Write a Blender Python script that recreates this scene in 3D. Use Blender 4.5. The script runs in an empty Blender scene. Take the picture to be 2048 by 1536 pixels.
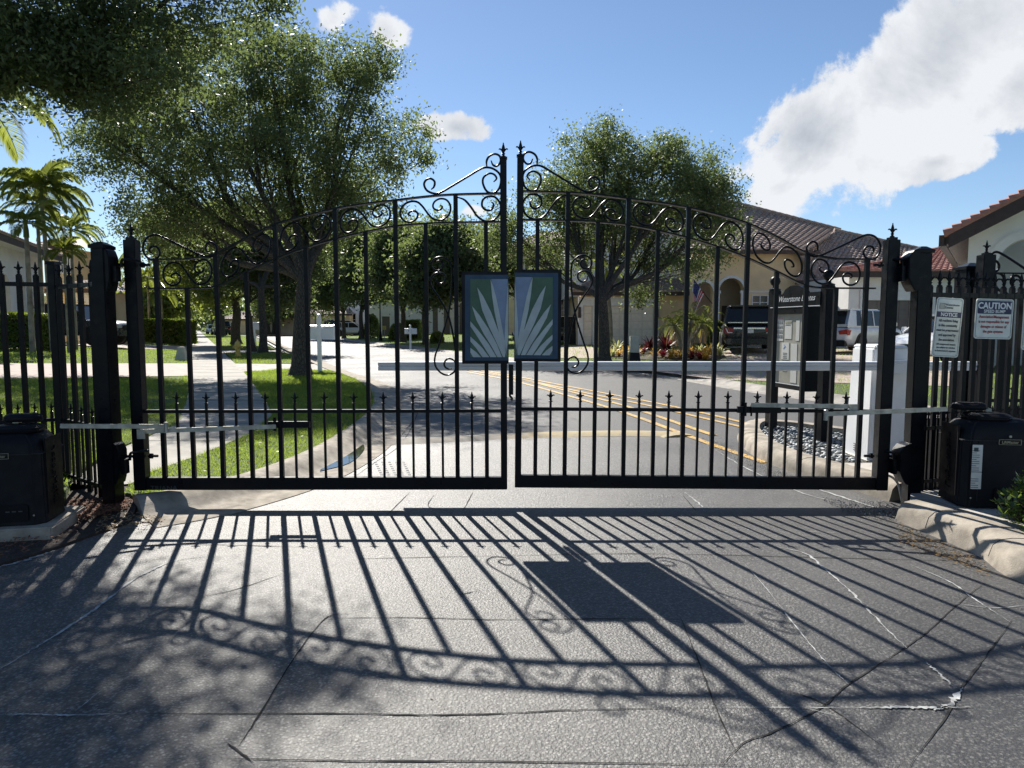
import bpy, bmesh, math, random
import numpy as np
from mathutils import Vector, Matrix
from mathutils.geometry import delaunay_2d_cdt
random.seed(7); rng = np.random.default_rng(7)
R = math.radians; PI = math.pi
sc = bpy.context.scene
# ------------------------------------------------------------------ camera, light, exposure
H, F, TH = 1.5, 1420.0, R(4.75)
cam = bpy.data.cameras.new('camera'); co = bpy.data.objects.new('camera', cam); sc.collection.objects.link(co)
co.location = (0, 0, H); co.rotation_euler = (R(90) - TH, 0, 0)
cam.sensor_width = 36; cam.lens = F / 2048 * 36; cam.clip_start = .05; cam.clip_end = 3000
sc.camera = co
SUNV = Vector((-.40, 1.19, 1.0)).normalized()          # towards the sun
sun_el = math.asin(SUNV.z); sun_az = math.atan2(SUNV.x, SUNV.y)
sl = bpy.data.lights.new('sun', 'SUN'); sl.energy = 5.0; sl.angle = R(.53); sl.color = (1, .95, .87)
so = bpy.data.objects.new('sun', sl); sc.collection.objects.link(so)
so.rotation_euler = SUNV.to_track_quat('Z', 'Y').to_euler()
sc.view_settings.view_transform = 'Standard'; sc.view_settings.look = 'None'
sc.view_settings.exposure = 0.9; sc.view_settings.gamma = 1.0; sc.view_settings.use_curve_mapping = False
sc.cycles.use_denoising = True; sc.cycles.max_bounces = 8; sc.cycles.transparent_max_bounces = 8
SKY_STRENGTH = .066

def ray(u, v):
    a = (768 - v) / F
    return ((u - 1024) / F, math.cos(TH) + a * math.sin(TH), -math.sin(TH) + a * math.cos(TH))
def gp(u, v, z=0.0):            # point of the ground at height z seen at a photo pixel
    d = ray(u, v); t = (z - H) / d[2]; return (d[0] * t, d[1] * t)
def vp(u, v, Y):                # point of the upright plane y = Y seen at a photo pixel
    d = ray(u, v); t = Y / d[1]; return (d[0] * t, Y, H + d[2] * t)

# ------------------------------------------------------------------ node helpers
class NT:
    def __init__(s, tree): s.t = tree; s.n = tree.nodes; s.l = tree.links
    def new(s, kind, **kw):
        n = s.n.new(kind)
        for k, v in kw.items(): setattr(n, k, v)
        return n
    def set(s, sock, v):
        if hasattr(v, 'is_output') or isinstance(v, bpy.types.NodeSocket): s.l.new(v, sock)
        else: sock.default_value = v
    def m(s, op, a, b=None, c=None, clamp=False):
        n = s.new('ShaderNodeMath', operation=op); n.use_clamp = clamp
        s.set(n.inputs[0], a)
        if b is not None: s.set(n.inputs[1], b)
        if c is not None: s.set(n.inputs[2], c)
        return n.outputs[0]
    def mix(s, f, a, b):
        n = s.new('ShaderNodeMix', data_type='RGBA'); s.set(n.inputs[0], f); s.set(n.inputs[6], a); s.set(n.inputs[7], b); return n.outputs[2]
    def ramp(s, f, lo, hi, a=0., b=1.):
        n = s.new('ShaderNodeMapRange'); s.set(n.inputs[0], f); n.inputs[1].default_value = lo; n.inputs[2].default_value = hi
        n.inputs[3].default_value = a; n.inputs[4].default_value = b; return n.outputs[0]
    def noise(s, vec, scale, detail=4, rough=.55, dist=0.):
        n = s.new('ShaderNodeTexNoise'); n.inputs['Scale'].default_value = scale; n.inputs['Detail'].default_value = detail
        n.inputs['Roughness'].default_value = rough; n.inputs['Distortion'].default_value = dist
        if vec is not None: s.l.new(vec, n.inputs['Vector'])
        return n.outputs[0]
    def voro(s, vec, scale, feature='F1'):
        n = s.new('ShaderNodeTexVoronoi', feature=feature); n.inputs['Scale'].default_value = scale
        if vec is not None: s.l.new(vec, n.inputs['Vector'])
        return n.outputs[0]
    def bump(s, h, strength, dist, normal=None):
        n = s.new('ShaderNodeBump'); s.l.new(h, n.inputs['Height']); n.inputs['Strength'].default_value = strength
        n.inputs['Distance'].default_value = dist
        if normal is not None: s.l.new(normal, n.inputs['Normal'])
        return n.outputs[0]
def C4(c): return (c[0], c[1], c[2], 1)
MATS = {}
def base_mat(name):
    m = bpy.data.materials.new(name); m.use_nodes = True; t = NT(m.node_tree)
    b = t.n['Principled BSDF']; MATS[name] = m; return m, t, b
def pmat(name, col, rough=.5, metal=0., var=.15, vscale=6., bump=0., bscale=60., spec=.5, col2=None, coat=0.):
    """a procedural surface: base colour broken up by two sizes of noise, uneven gloss, fine relief"""
    m, t, b = base_mat(name)
    pos = t.new('ShaderNodeTexCoord').outputs['Object']
    n1 = t.noise(pos, vscale, 6, .6)
    c2 = col2 or tuple(max(0, x * (1 - 2 * var)) for x in col)
    c1 = col if col2 else tuple(min(1, x * (1 + var)) for x in col)
    t.set(b.inputs['Base Color'], t.mix(t.ramp(n1, .3, .7), C4(c2), C4(c1)))
    t.set(b.inputs['Roughness'], t.ramp(t.noise(pos, vscale * 2.7, 3), .3, .7, max(.02, rough - .08), min(1, rough + .1)))
    b.inputs['Metallic'].default_value = metal; b.inputs['Specular IOR Level'].default_value = spec
    if coat: b.inputs['Coat Weight'].default_value = coat; b.inputs['Coat Roughness'].default_value = .05
    if bump: t.set(b.inputs['Normal'], t.bump(t.noise(pos, bscale, 5, .65), bump, .01))
    return m
def emis_free_glass(name, col=(.008, .010, .012), rough=.06):
    m, t, b = base_mat(name); pos = t.new('ShaderNodeTexCoord').outputs['Object']
    t.set(b.inputs['Base Color'], t.mix(t.noise(pos, 3), C4(col), C4([c * 1.6 for c in col])))
    b.inputs['Roughness'].default_value = rough; b.inputs['Specular IOR Level'].default_value = .35
    return m
def leafmat(name, c1, c2, trans, tfac=.45, rough=.45, spec=.5):
    m, t, b = base_mat(name)
    rnd = t.new('ShaderNodeNewGeometry').outputs['Random Per Island']
    pos = t.new('ShaderNodeTexCoord').outputs['Object']
    n = t.noise(pos, .7, 3)
    f = t.m('ADD', t.m('MULTIPLY', rnd, .6), t.m('MULTIPLY', t.ramp(n, .35, .65), .4))
    t.set(b.inputs['Base Color'], t.mix(f, C4(c1), C4(c2)))
    b.inputs['Roughness'].default_value = rough; b.inputs['Specular IOR Level'].default_value = spec
    tr = t.new('ShaderNodeBsdfTranslucent')
    t.set(tr.inputs[0], t.mix(f, C4(trans), C4([x * 1.5 for x in trans])))
    mx = t.new('ShaderNodeMixShader'); mx.inputs[0].default_value = tfac
    t.l.new(b.outputs[0], mx.inputs[1]); t.l.new(tr.outputs[0], mx.inputs[2])
    t.l.new(mx.outputs[0], t.n['Material Output'].inputs[0]); return m

# ------------------------------------------------------------------ world: sky with clouds
W = bpy.data.worlds.new('World'); sc.world = W; W.use_nodes = True
t = NT(W.node_tree); bg = t.n['Background']
sky = t.new('ShaderNodeTexSky', sky_type='NISHITA'); sky.sun_disc = False
sky.sun_elevation = sun_el; sky.sun_rotation = sun_az; sky.altitude = 800; sky.air_density = 1.0; sky.dust_density = .15; sky.ozone_density = 3.5
tc = t.new('ShaderNodeTexCoord').outputs['Generated']
sep = t.new('ShaderNodeSeparateXYZ'); t.l.new(tc, sep.inputs[0])
az = t.m('ARCTAN2', sep.outputs[0], sep.outputs[1]); el = t.m('ARCSINE', sep.outputs[2])
def azel(u, v):
    d = Vector(ray(u, v)).normalized(); return math.atan2(d.x, d.y), math.asin(d.z)
nz = t.noise(tc, 5.5, 13, .64, .35); nz2 = t.noise(tc, 2.0, 4, .5)
def blob(u, v, ru, rv, rot, k=1.0):
    a0, e0 = azel(u, v); c, s_ = math.cos(R(rot)), math.sin(R(rot))
    da = t.m('MULTIPLY', t.m('SUBTRACT', az, a0), math.cos(e0)); de = t.m('SUBTRACT', el, e0)
    x = t.m('ADD', t.m('MULTIPLY', da, c * F / ru), t.m('MULTIPLY', de, s_ * F / ru))
    y = t.m('ADD', t.m('MULTIPLY', da, -s_ * F / rv), t.m('MULTIPLY', de, c * F / rv))
    r = t.m('SQRT', t.m('ADD', t.m('MULTIPLY', x, x), t.m('MULTIPLY', y, y)))
    return t.m('MULTIPLY', t.m('SUBTRACT', 1.0, r), k)
blobs = [(1890, 120, 310, 140, 33, 1.), (1630, 280, 180, 105, 25, 1.), (1560, 375, 95, 62, 10, .8), (2080, 150, 190, 90, 10, .8),
         (2100, 40, 160, 100, 20, .8), (1880, 322, 105, 34, 12, .75), (915, 256, 80, 36, -4, .85), (662, 42, 55, 38, 35, .4),
         (772, 62, 34, 42, 60, .5), (948, 424, 40, 16, 5, .5), (1424, 262, 26, 10, 20, .3),
         (-700, 500, 260, 90, 8, .8), (3100, 420, 300, 110, 5, .8)]
mask = None
for b_ in blobs:
    x = blob(*b_); mask = x if mask is None else t.m('MAXIMUM', mask, x)
mask = t.m('MAXIMUM', mask, t.m('SUBTRACT', t.m('MULTIPLY', t.ramp(t.noise(tc, 1.6, 2), .55, .75, 0, 1.6), t.ramp(sep.outputs[1], -.1, .0, 1, 0)), 1.0))
mask = t.m('MAXIMUM', mask, -1.0)
bil = t.noise(tc, 17, 9, .62, .2)
dens = t.m('ADD', t.m('MINIMUM', mask, .42), t.m('ADD', t.m('MULTIPLY', t.m('SUBTRACT', nz, .5), 1.9), t.m('MULTIPLY', t.m('SUBTRACT', bil, .5), .55)))
alpha = t.ramp(dens, .04, .22); alpha.node.interpolation_type = 'SMOOTHSTEP'
# lit from the upper left; thick middles go grey
mp = t.new('ShaderNodeVectorMath', operation='ADD'); t.l.new(tc, mp.inputs[0]); mp.inputs[1].default_value = (-.040, .01, .055)
nzs = t.noise(mp.outputs[0], 5.5, 8, .6, .35)
thick = t.m('ADD', t.m('MULTIPLY', mask, .9), t.m('MULTIPLY', t.m('SUBTRACT', nz2, .5), 1.6))
shade = t.m('ADD', t.ramp(thick, .42, 1.15), t.m('MULTIPLY', t.m('SUBTRACT', nzs, nz), 2.2), clamp=True)
ccol = t.mix(shade, (7.2, 7.35, 7.6, 1), (3.5, 3.85, 4.4, 1))
horiz = t.ramp(el, 0.0, .45, 1, 0)
skyc = t.mix(t.m('MULTIPLY', alpha, .97), sky.outputs[0], ccol)
t.l.new(skyc, bg.inputs[0]); bg.inputs[1].default_value = SKY_STRENGTH

# ------------------------------------------------------------------ materials
M = {}
M['black'] = pmat('black_enamel', (.0035, .0045, .0075), .34, var=.2, bump=.05, bscale=140, spec=.18)
_m = M['black']; _t = NT(_m.node_tree); _b = _t.n['Principled BSDF']; _old = _b.inputs['Base Color'].links[0].from_socket; _pos = _t.new('ShaderNodeTexCoord').outputs['Object']
_t.set(_b.inputs['Base Color'], _t.mix(_t.m('MULTIPLY', _t.ramp(_t.noise(_pos, 9, 8, .75), .60, .72), .5), _old, (.035, .028, .022, 1)))
M['blacksat'] = pmat('black_plastic', (.005, .005, .007), .5, spec=.2, var=.2, bump=.12, bscale=260)
M['galv'] = pmat('galvanised_steel', (.42, .41, .36), .45, .6, var=.2, vscale=14, bump=.05)
M['whitepaint'] = pmat('white_paint', (.78, .79, .80), .35, var=.05, vscale=3)
M['concrete'] = pmat('concrete', (.46, .43, .38), .85, var=.16, vscale=3.2, bump=.5, bscale=55)
M['kerb'] = pmat('kerb_concrete', (.33, .29, .235), .9, var=.26, vscale=5, bump=.4, bscale=90)
M['gutter'] = pmat('gutter_concrete', (.28, .26, .23), .8, var=.22, vscale=2.5, bump=.5, bscale=50)
M['stucco_cream'] = pmat('cream_stucco', (.80, .60, .35), .9, var=.06, vscale=1.5, bump=.3, bscale=40)
M['stucco_white'] = pmat('white_stucco', (.80, .78, .74), .9, var=.05, vscale=1.5, bump=.3, bscale=40)
M['stucco_tan'] = pmat('tan_stucco', (.62, .50, .35), .9, var=.06, vscale=1.5, bump=.3, bscale=40)
M['trim'] = pmat('white_trim', (.74, .73, .70), .7, var=.04)
M['garage'] = pmat('garage_door_paint', (.82, .72, .58), .55, var=.05)
M['groove_shade'] = pmat('garage_door_groove_shade', (.74, .65, .52), .6, var=.05)  # door paint darkened: shade in the panel grooves put into the colour
M['garagegrey'] = pmat('brown_garage_and_arch_shade', (.16, .13, .11), .55, var=.08)
M['fascia'] = pmat('brown_fascia', (.06, .035, .028), .6, var=.15)
M['tile_brown'] = pmat('brown_roof_tile', (.42, .33, .28), .75, var=.25, vscale=9, bump=.2, col2=(.22, .15, .12))
M['tile_red'] = pmat('red_roof_tile', (.48, .23, .17), .7, var=.2, vscale=7, bump=.2, col2=(.32, .15, .12))
M['soil'] = pmat('dark_soil', (.045, .032, .024), .95, var=.3, vscale=12, bump=1, bscale=70)
M['mulch'] = pmat('red_mulch', (.20, .085, .045), .9, var=.35, vscale=30, bump=.4)
M['glass'] = emis_free_glass('dark_window_glass')
M['tyre'] = pmat('tyre_rubber', (.018, .018, .018), .8, var=.2)
M['rim'] = pmat('alloy_rim', (.45, .46, .48), .3, .8, var=.1)
M['redlight'] = pmat('red_lamp_lens', (.30, .004, .006), .2, var=.2, coat=.15, spec=.3)
M['clearlight'] = pmat('clear_lamp_lens', (.55, .56, .58), .1, var=.2, coat=.6)
M['chrome'] = pmat('chrome_trim', (.6, .6, .62), .15, .9, var=.05)
M['carblack'] = pmat('black_car_paint', (.005, .0055, .007), .25, var=.1, coat=.35, spec=.3)
M['cargrey'] = pmat('dark_grey_car_paint', (.022, .023, .026), .25, .2, var=.1, coat=.5)
M['carsilver'] = pmat('silver_car_paint', (.40, .43, .48), .35, .15, var=.06, coat=.8)
M['carwhite'] = pmat('white_car_paint', (.72, .74, .76), .25, var=.04, coat=.8)
M['lamphouse'] = pmat('bronze_lantern', (.05, .03, .02), .5)
M['hydrant'] = pmat('yellow_hydrant_paint', (.62, .44, .10), .5, var=.15, vscale=12)
M['utilgreen'] = pmat('pale_grey_green_utility_paint', (.40, .41, .35), .6, var=.1)
M['signblue'] = pmat('blue_sign_border', (.012, .045, .10), .45, var=.12, vscale=9)
M['signgreen'] = pmat('green_sign_field', (.060, .125, .075), .5, var=.1, vscale=9)
M['signsky'] = pmat('slate_blue_sign_field', (.20, .26, .38), .5, var=.08, vscale=9)
M['signpale'] = pmat('pale_sign_blade', (.44, .48, .48), .5, var=.08, vscale=9)
M['signwhite'] = pmat('white_sign_sheet', (.62, .66, .62), .4, var=.06, vscale=14)
M['navy'] = pmat('navy_print', (.012, .02, .075), .45, var=.1)
M['redprint'] = pmat('red_print', (.30, .02, .03), .45, var=.1)
M['darkprint'] = pmat('dark_print', (.03, .045, .06), .45, var=.1)
M['whiteprint'] = pmat('white_print', (.72, .74, .74), .45, var=.04)
M['faintprint'] = pmat('faint_grey_print', (.05, .055, .055), .5, var=.1)
M['goldprint'] = pmat('gold_print', (.30, .27, .18), .45, .3)
M['paper'] = pmat('paper_notice', (.62, .62, .58), .8, var=.05)
M['paperred'] = pmat('faded_red_print', (.45, .25, .24), .8, var=.1)
M['papergreen'] = pmat('olive_print', (.26, .27, .18), .8)
M['paperblue'] = pmat('blue_arrow_print', (.06, .15, .42), .8)
M['backing'] = pmat('notice_board_backing', (.36, .35, .29), .8, var=.1)
M['flagred'] = pmat('flag_red', (.45, .03, .04), .8); M['flagwhite'] = pmat('flag_white', (.7, .7, .7), .8); M['flagblue'] = pmat('flag_blue', (.03, .04, .16), .8)
M['pebble'] = pmat('grey_river_pebble', (.24, .27, .28), .55, var=.3, vscale=3, bump=.1, col2=(.10, .115, .125))
M['pebble2'] = pmat('pale_river_pebble', (.34, .36, .36), .55, var=.3, vscale=3, bump=.1)
M['yellowsign'] = pmat('yellow_plate', (.6, .5, .12), .5)
M['whitecrack'] = pmat('white_crack_residue', (.40, .41, .40), .85, var=.35, vscale=14)
M['darkcrack'] = pmat('open_asphalt_crack', (.012, .012, .012), .95, var=.3, vscale=20)
M['palmtrunk'] = pmat('palm_trunk_bark', (.24, .22, .17), .85, var=.3, vscale=4, bump=.6, bscale=20)

def mk_bark():
    m, t, b = base_mat('oak_bark'); tcn = t.new('ShaderNodeTexCoord'); mp = t.new('ShaderNodeMapping'); mp.inputs['Scale'].default_value = (14, 14, 3)
    t.l.new(tcn.outputs['Object'], mp.inputs[0])
    v = t.voro(mp.outputs[0], 2.4, 'DISTANCE_TO_EDGE'); n = t.noise(mp.outputs[0], 1.5, 6, .7)
    f = t.m('MULTIPLY', t.ramp(v, 0, .22), t.ramp(n, .25, .75, .4, 1))
    t.set(b.inputs['Base Color'], t.mix(f, (.03, .025, .02, 1), (.15, .13, .105, 1)))
    b.inputs['Roughness'].default_value = .95
    t.set(b.inputs['Normal'], t.bump(f, .9, .04)); return m
M['bark'] = mk_bark()
def mk_asphalt(name, dark, light, tint, t_b=.85, ro=.47, sp_=.55):
    m, t, b = base_mat(name); pos = t.new('ShaderNodeTexCoord').outputs['Object']
    big = t.noise(pos, .55, 5, .6); mid = t.noise(pos, 5, 4, .6); ag2 = t.noise(pos, 200, 2)
    vn = t.new('ShaderNodeTexVoronoi', feature='F1'); vn.inputs['Scale'].default_value = 78; t.l.new(pos, vn.inputs['Vector']); sc3 = t.new('ShaderNodeSeparateColor'); t.l.new(vn.outputs['Color'], sc3.inputs[0]); rc = sc3.outputs[0]; ag = vn.outputs['Distance']
    sp = t.new('ShaderNodeSeparateXYZ'); t.l.new(pos, sp.inputs[0])
    f = t.m('ADD', t.m('MULTIPLY', t.ramp(big, .3, .7), .3), t.m('MULTIPLY', t.m('MULTIPLY', t.m('POWER', rc, 1.6), t.ramp(ag, .25, .65, 1, .1)), .8))
    c = t.mix(f, C4(dark), C4(light))
    c = t.mix(t.m('MULTIPLY', t.ramp(mid, .5, .8), .35), c, C4(tint))
    c = t.mix(t.ramp(t.m('ADD', sp.outputs[0], t.m('MULTIPLY', mid, 1.5)), .8, 2.8, 0, .55), c, (.034, .034, .035, 1))
    c = t.mix(t.m('MULTIPLY', t.ramp(t.noise(pos, 1.7, 6, .65, .4), .60, .72), .5), c, (.03, .03, .03, 1))
    t.set(b.inputs['Base Color'], c)
    t.set(b.inputs['Roughness'], t.ramp(big, .35, .65, ro, ro + .12)); b.inputs['Specular IOR Level'].default_value = sp_
    crk = t.ramp(t.voro(pos, 9, 'DISTANCE_TO_EDGE'), 0, .02, 0, 1)
    h = t.m('ADD', t.m('MULTIPLY', t.m('ADD', t.m('MULTIPLY', rc, .8), t.ramp(ag, .2, .7, .5, 0)), 1.0), t.m('ADD', t.m('MULTIPLY', ag2, .9), t.m('MULTIPLY', mid, .10)))
    rgt = t.ramp(t.m('ADD', sp.outputs[0], t.m('MULTIPLY', mid, 1.5)), .6, 2.6, 1, .42)
    n1 = t.bump(t.m('MULTIPLY', h, rgt), t_b, .0045)
    t.set(b.inputs['Normal'], n1); return m
M['asphalt'] = mk_asphalt('worn_asphalt', (.022, .022, .022), (.28, .27, .25), (.15, .145, .13))
M['road'] = mk_asphalt('sheen_pale_asphalt', (.065, .065, .066), (.21, .205, .20), (.17, .165, .155), ro=.62, sp_=.4)  # paler past the gate: grazing sun sheen partly put into the base colour
def mk_yellow():
    m, t, b = base_mat('worn_yellow_paint'); pos = t.new('ShaderNodeTexCoord').outputs['Object']
    w = t.noise(pos, 22, 6, .7); w2 = t.noise(pos, 2, 3)
    f = t.ramp(t.m('ADD', w, t.m('MULTIPLY', w2, .35)), .62, .76)
    t.set(b.inputs['Base Color'], t.mix(f, (.58, .34, .05, 1), (.22, .17, .10, 1))); b.inputs['Roughness'].default_value = .6
    t.set(b.inputs['Normal'], t.bump(t.voro(pos, 95), .5, .006)); return m
M['yellow'] = mk_yellow()
def mk_bumpmat():
    m, t, b = base_mat('worn_speed_bump'); pos = t.new('ShaderNodeTexCoord').outputs['Object']
    sp = t.new('ShaderNodeSeparateXYZ'); t.l.new(pos, sp.inputs[0])
    w = t.m('ADD', t.noise(pos, 16, 6, .7), t.ramp(sp.outputs[0], -.4, .3, .3, -.05))
    t.set(b.inputs['Base Color'], t.mix(t.ramp(w, .44, .66), (.34, .27, .14, 1), (.22, .195, .16, 1))); b.inputs['Roughness'].default_value = .8
    t.set(b.inputs['Normal'], t.bump(t.noise(pos, 60, 5), .6, .01)); return m
M['speedbump'] = mk_bumpmat()
def mk_paver():
    m, t, b = base_mat('brick_pavers'); pos = t.new('ShaderNodeTexCoord').outputs['Object']
    br = t.new('ShaderNodeTexBrick'); t.l.new(pos, br.inputs[0]); br.inputs['Scale'].default_value = 2.2
    br.inputs['Color1'].default_value = (.42, .33, .28, 1); br.inputs['Color2'].default_value = (.30, .22, .19, 1); br.inputs['Mortar'].default_value = (.2, .17, .15, 1)
    br.inputs['Mortar Size'].default_value = .012
    t.set(b.inputs['Base Color'], t.mix(t.ramp(t.noise(pos, 1.2), .3, .7, 0, .4), br.outputs[0], (.36, .31, .28, 1))); b.inputs['Roughness'].default_value = .85
    t.set(b.inputs['Normal'], t.bump(br.outputs[1], -.4, .006)); return m
M['paver'] = mk_paver()
def mk_walk():
    m, t, b = base_mat('sidewalk_concrete'); pos = t.new('ShaderNodeTexCoord').outputs['Object']
    n = t.noise(pos, 2.0, 6, .65); n2 = t.noise(pos, 60, 3)
    t.set(b.inputs['Base Color'], t.mix(t.ramp(n, .3, .7), (.21, .195, .17, 1), (.34, .32, .285, 1))); b.inputs['Roughness'].default_value = .85
    t.set(b.inputs['Normal'], t.bump(n2, .35, .005)); return m
M['walk'] = mk_walk()
def mk_grassbase():
    m, t, b = base_mat('turf'); pos = t.new('ShaderNodeTexCoord').outputs['Object']
    n = t.noise(pos, 1.1, 5, .6); n2 = t.noise(pos, 38, 3, .7)
    f = t.m('ADD', t.m('MULTIPLY', t.ramp(n, .3, .7), .5), t.m('MULTIPLY', t.ramp(n2, .3, .7), .5))
    t.set(b.inputs['Base Color'], t.mix(f, (.035, .065, .012, 1), (.12, .17, .035, 1))); b.inputs['Roughness'].default_value = .9
    t.set(b.inputs['Normal'], t.bump(n2, 1, .05)); return m
M['turf'] = mk_grassbase()
def mk_water():
    m, t, b = base_mat('gutter_water'); pos = t.new('ShaderNodeTexCoord').outputs['Object']
    t.set(b.inputs['Base Color'], t.mix(t.noise(pos, 3), (.02, .022, .02, 1), (.05, .05, .04, 1))); b.inputs['Roughness'].default_value = .03
    b.inputs['Specular IOR Level'].default_value = .8; return m
M['water'] = mk_water()
M['leaf_oak'] = leafmat('oak_leaf', (.055, .078, .038), (.11, .14, .065), (.17, .22, .065), .45, .5, .4)
M['leaf_near'] = leafmat('near_oak_leaf', (.045, .066, .034), (.095, .12, .055), (.15, .20, .06), .42, .48, .45)
M['leaf_light'] = leafmat('light_oak_leaf', (.06, .085, .025), (.12, .15, .045), (.25, .30, .05), .45, .45)
M['leaf_hedge'] = leafmat('hedge_leaf', (.05, .08, .015), (.11, .15, .03), (.20, .26, .03), .45, .4)
M['leaf_palm'] = leafmat('palm_leaflet', (.06, .09, .024), (.14, .17, .045), (.27, .31, .055), .45, .4)
M['leaf_shrub'] = leafmat('glossy_shrub_leaf', (.05, .09, .022), (.10, .15, .035), (.18, .26, .04), .35, .25, .7)
M['grass'] = leafmat('grass_blade', (.09, .125, .018), (.20, .23, .045), (.30, .40, .05), .5, .55, .3)
M['brom_red'] = leafmat('dark_red_bromeliad', (.05, .008, .010), (.12, .02, .02), (.14, .015, .015), .25)
M['brom_pink'] = leafmat('crimson_bromeliad', (.28, .015, .045), (.36, .04, .08), (.3, .03, .05), .3)
M['brom_gold'] = leafmat('gold_bromeliad', (.35, .18, .03), (.45, .30, .06), (.5, .3, .05), .4)
M['brom_green'] = leafmat('variegated_bromeliad', (.25, .28, .12), (.45, .45, .28), (.4, .4, .15), .4)
M['drypalm'] = leafmat('dry_palm_leaf', (.25, .17, .08), (.35, .25, .12), (.4, .25, .1), .3)

# ------------------------------------------------------------------ object helpers
COL = sc.collection
def link(o): COL.objects.link(o); return o
def tag(o, label=None, cat=None, group=None, kind=None):
    if label: o['label'] = label
    if cat: o['category'] = cat
    if group: o['group'] = group
    if kind: o['kind'] = kind
    return o
def thing(name, label, cat, loc=(0, 0, 0), rz=0., group=None):
    o = bpy.data.objects.new(name, None); o.empty_display_size = .1; link(o); o.location = loc; o.rotation_euler = (0, 0, rz)
    return tag(o, label, cat, group)
def catmull(pts, n=6):
    P = [Vector(p) for p in pts]; P = [P[0] * 2 - P[1]] + P + [P[-1] * 2 - P[-2]]; out = []
    for i in range(1, len(P) - 2):
        a, b, c, d = P[i - 1:i + 3]
        for k in range(n):
            s = k / n
            out.append(.5 * ((2 * b) + (c - a) * s + (2 * a - 5 * b + 4 * c - d) * s * s + (3 * b - a - 3 * c + d) * s ** 3))
    out.append(P[-2]); return out
class MB:
    def __init__(s): s.v = []; s.f = []; s.mi = []
    def add(s, vs, fs, mi=0):
        o = len(s.v); s.v += [tuple(x) for x in vs]; s.f += [tuple(i + o for i in f) for f in fs]; s.mi += [mi] * len(fs); return s
    def box(s, x0, x1, y0, y1, z0, z1, mi=0, taper=1.0):
        cx, cy = (x0 + x1) / 2, (y0 + y1) / 2
        T = lambda x, y: (cx + (x - cx) * taper, cy + (y - cy) * taper)
        a = [(x0, y0, z0), (x1, y0, z0), (x1, y1, z0), (x0, y1, z0)] + [(*T(x, y), z1) for x, y in ((x0, y0), (x1, y0), (x1, y1), (x0, y1))]
        return s.add(a, [(3, 2, 1, 0), (4, 5, 6, 7), (0, 1, 5, 4), (1, 2, 6, 5), (2, 3, 7, 6), (3, 0, 4, 7)], mi)
    def beam(s, p, q, w, h, up=(0, 0, 1), mi=0):
        p, q = Vector(p), Vector(q); d = (q - p).normalized(); u = Vector(up); sd = d.cross(u)
        if sd.length < 1e-4: sd = d.cross(Vector((0, 1, 0)))
        sd.normalize(); u = sd.cross(d).normalized()
        c = [sd * w / 2 * a + u * h / 2 * b for a, b in ((-1, -1), (1, -1), (1, 1), (-1, 1))]
        return s.add([p + x for x in c] + [q + x for x in c], [(3, 2, 1, 0), (4, 5, 6, 7), (0, 1, 5, 4), (1, 2, 6, 5), (2, 3, 7, 6), (3, 0, 4, 7)], mi)
    def ribbonbar(s, pts, w, h, mi=0, axis=(0, 1, 0)):
        """bent flat bar: w along axis, h across the path"""
        P = [Vector(p) for p in pts]; A = Vector(axis); vs = []
        for i, p in enumerate(P):
            d = (P[min(i + 1, len(P) - 1)] - P[max(i - 1, 0)]).normalized(); n = d.cross(A).normalized()
            vs += [p - A * w / 2 - n * h / 2, p + A * w / 2 - n * h / 2, p + A * w / 2 + n * h / 2, p - A * w / 2 + n * h / 2]
        fs = [(3, 2, 1, 0), tuple(len(vs) - 4 + k for k in range(4))]
        for i in range(len(P) - 1):
            for k in range(4): a, b = i * 4 + k, i * 4 + (k + 1) % 4; fs.append((a, b, b + 4, a + 4))
        return s.add(vs, fs, mi)
    def tube(s, pts, r, seg=6, mi=0, caps=True):
        P = [Vector(p) for p in pts]; n = len(P); rr = r if hasattr(r, '__len__') else [r] * n
        up = None; vs = []; fs = []
        for i, p in enumerate(P):
            d = (P[min(i + 1, n - 1)] - P[max(i - 1, 0)])
            if d.length < 1e-9: d = Vector((0, 0, 1))
            d.normalize()
            if up is None: up = d.orthogonal().normalized()
            up = (up - d * up.dot(d));
            if up.length < 1e-5: up = d.orthogonal()
            up.normalize(); sd = d.cross(up)
            vs += [p + (up * math.cos(2 * PI * k / seg) + sd * math.sin(2 * PI * k / seg)) * rr[i] for k in range(seg)]
        for i in range(n - 1):
            for k in range(seg): a, b = i * seg + k, i * seg + (k + 1) % seg; fs.append((a, b, b + seg, a + seg))
        if caps: fs += [tuple(range(seg))[::-1], tuple((n - 1) * seg + k for k in range(seg))]
        return s.add(vs, fs, mi)
    def lathe(s, prof, c=(0, 0, 0), seg=12, mi=0, sy=1.0):
        vs = []; fs = []; n = len(prof)
        for r, z in prof: vs += [(c[0] + r * math.cos(2 * PI * k / seg), c[1] + sy * r * math.sin(2 * PI * k / seg), c[2] + z) for k in range(seg)]
        for i in range(n - 1):
            for k in range(seg): a, b = i * seg + k, i * seg + (k + 1) % seg; fs.append((a, b, b + seg, a + seg))
        fs += [tuple(range(seg))[::-1], tuple((n - 1) * seg + k for k in range(seg))]
        return s.add(vs, fs, mi)
    def prism(s, poly, fn, d, mi=0):
        """poly in 2D; fn maps (a, b, depth) to 3D; closed solid with depth d"""
        n = len(poly); vs = [fn(a, b, 0) for a, b in poly] + [fn(a, b, d) for a, b in poly]
        fs = [tuple(range(n))[::-1], tuple(range(n, 2 * n))] + [(i, (i + 1) % n, (i + 1) % n + n, i + n) for i in range(n)]
        return s.add(vs, fs, mi)
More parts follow.
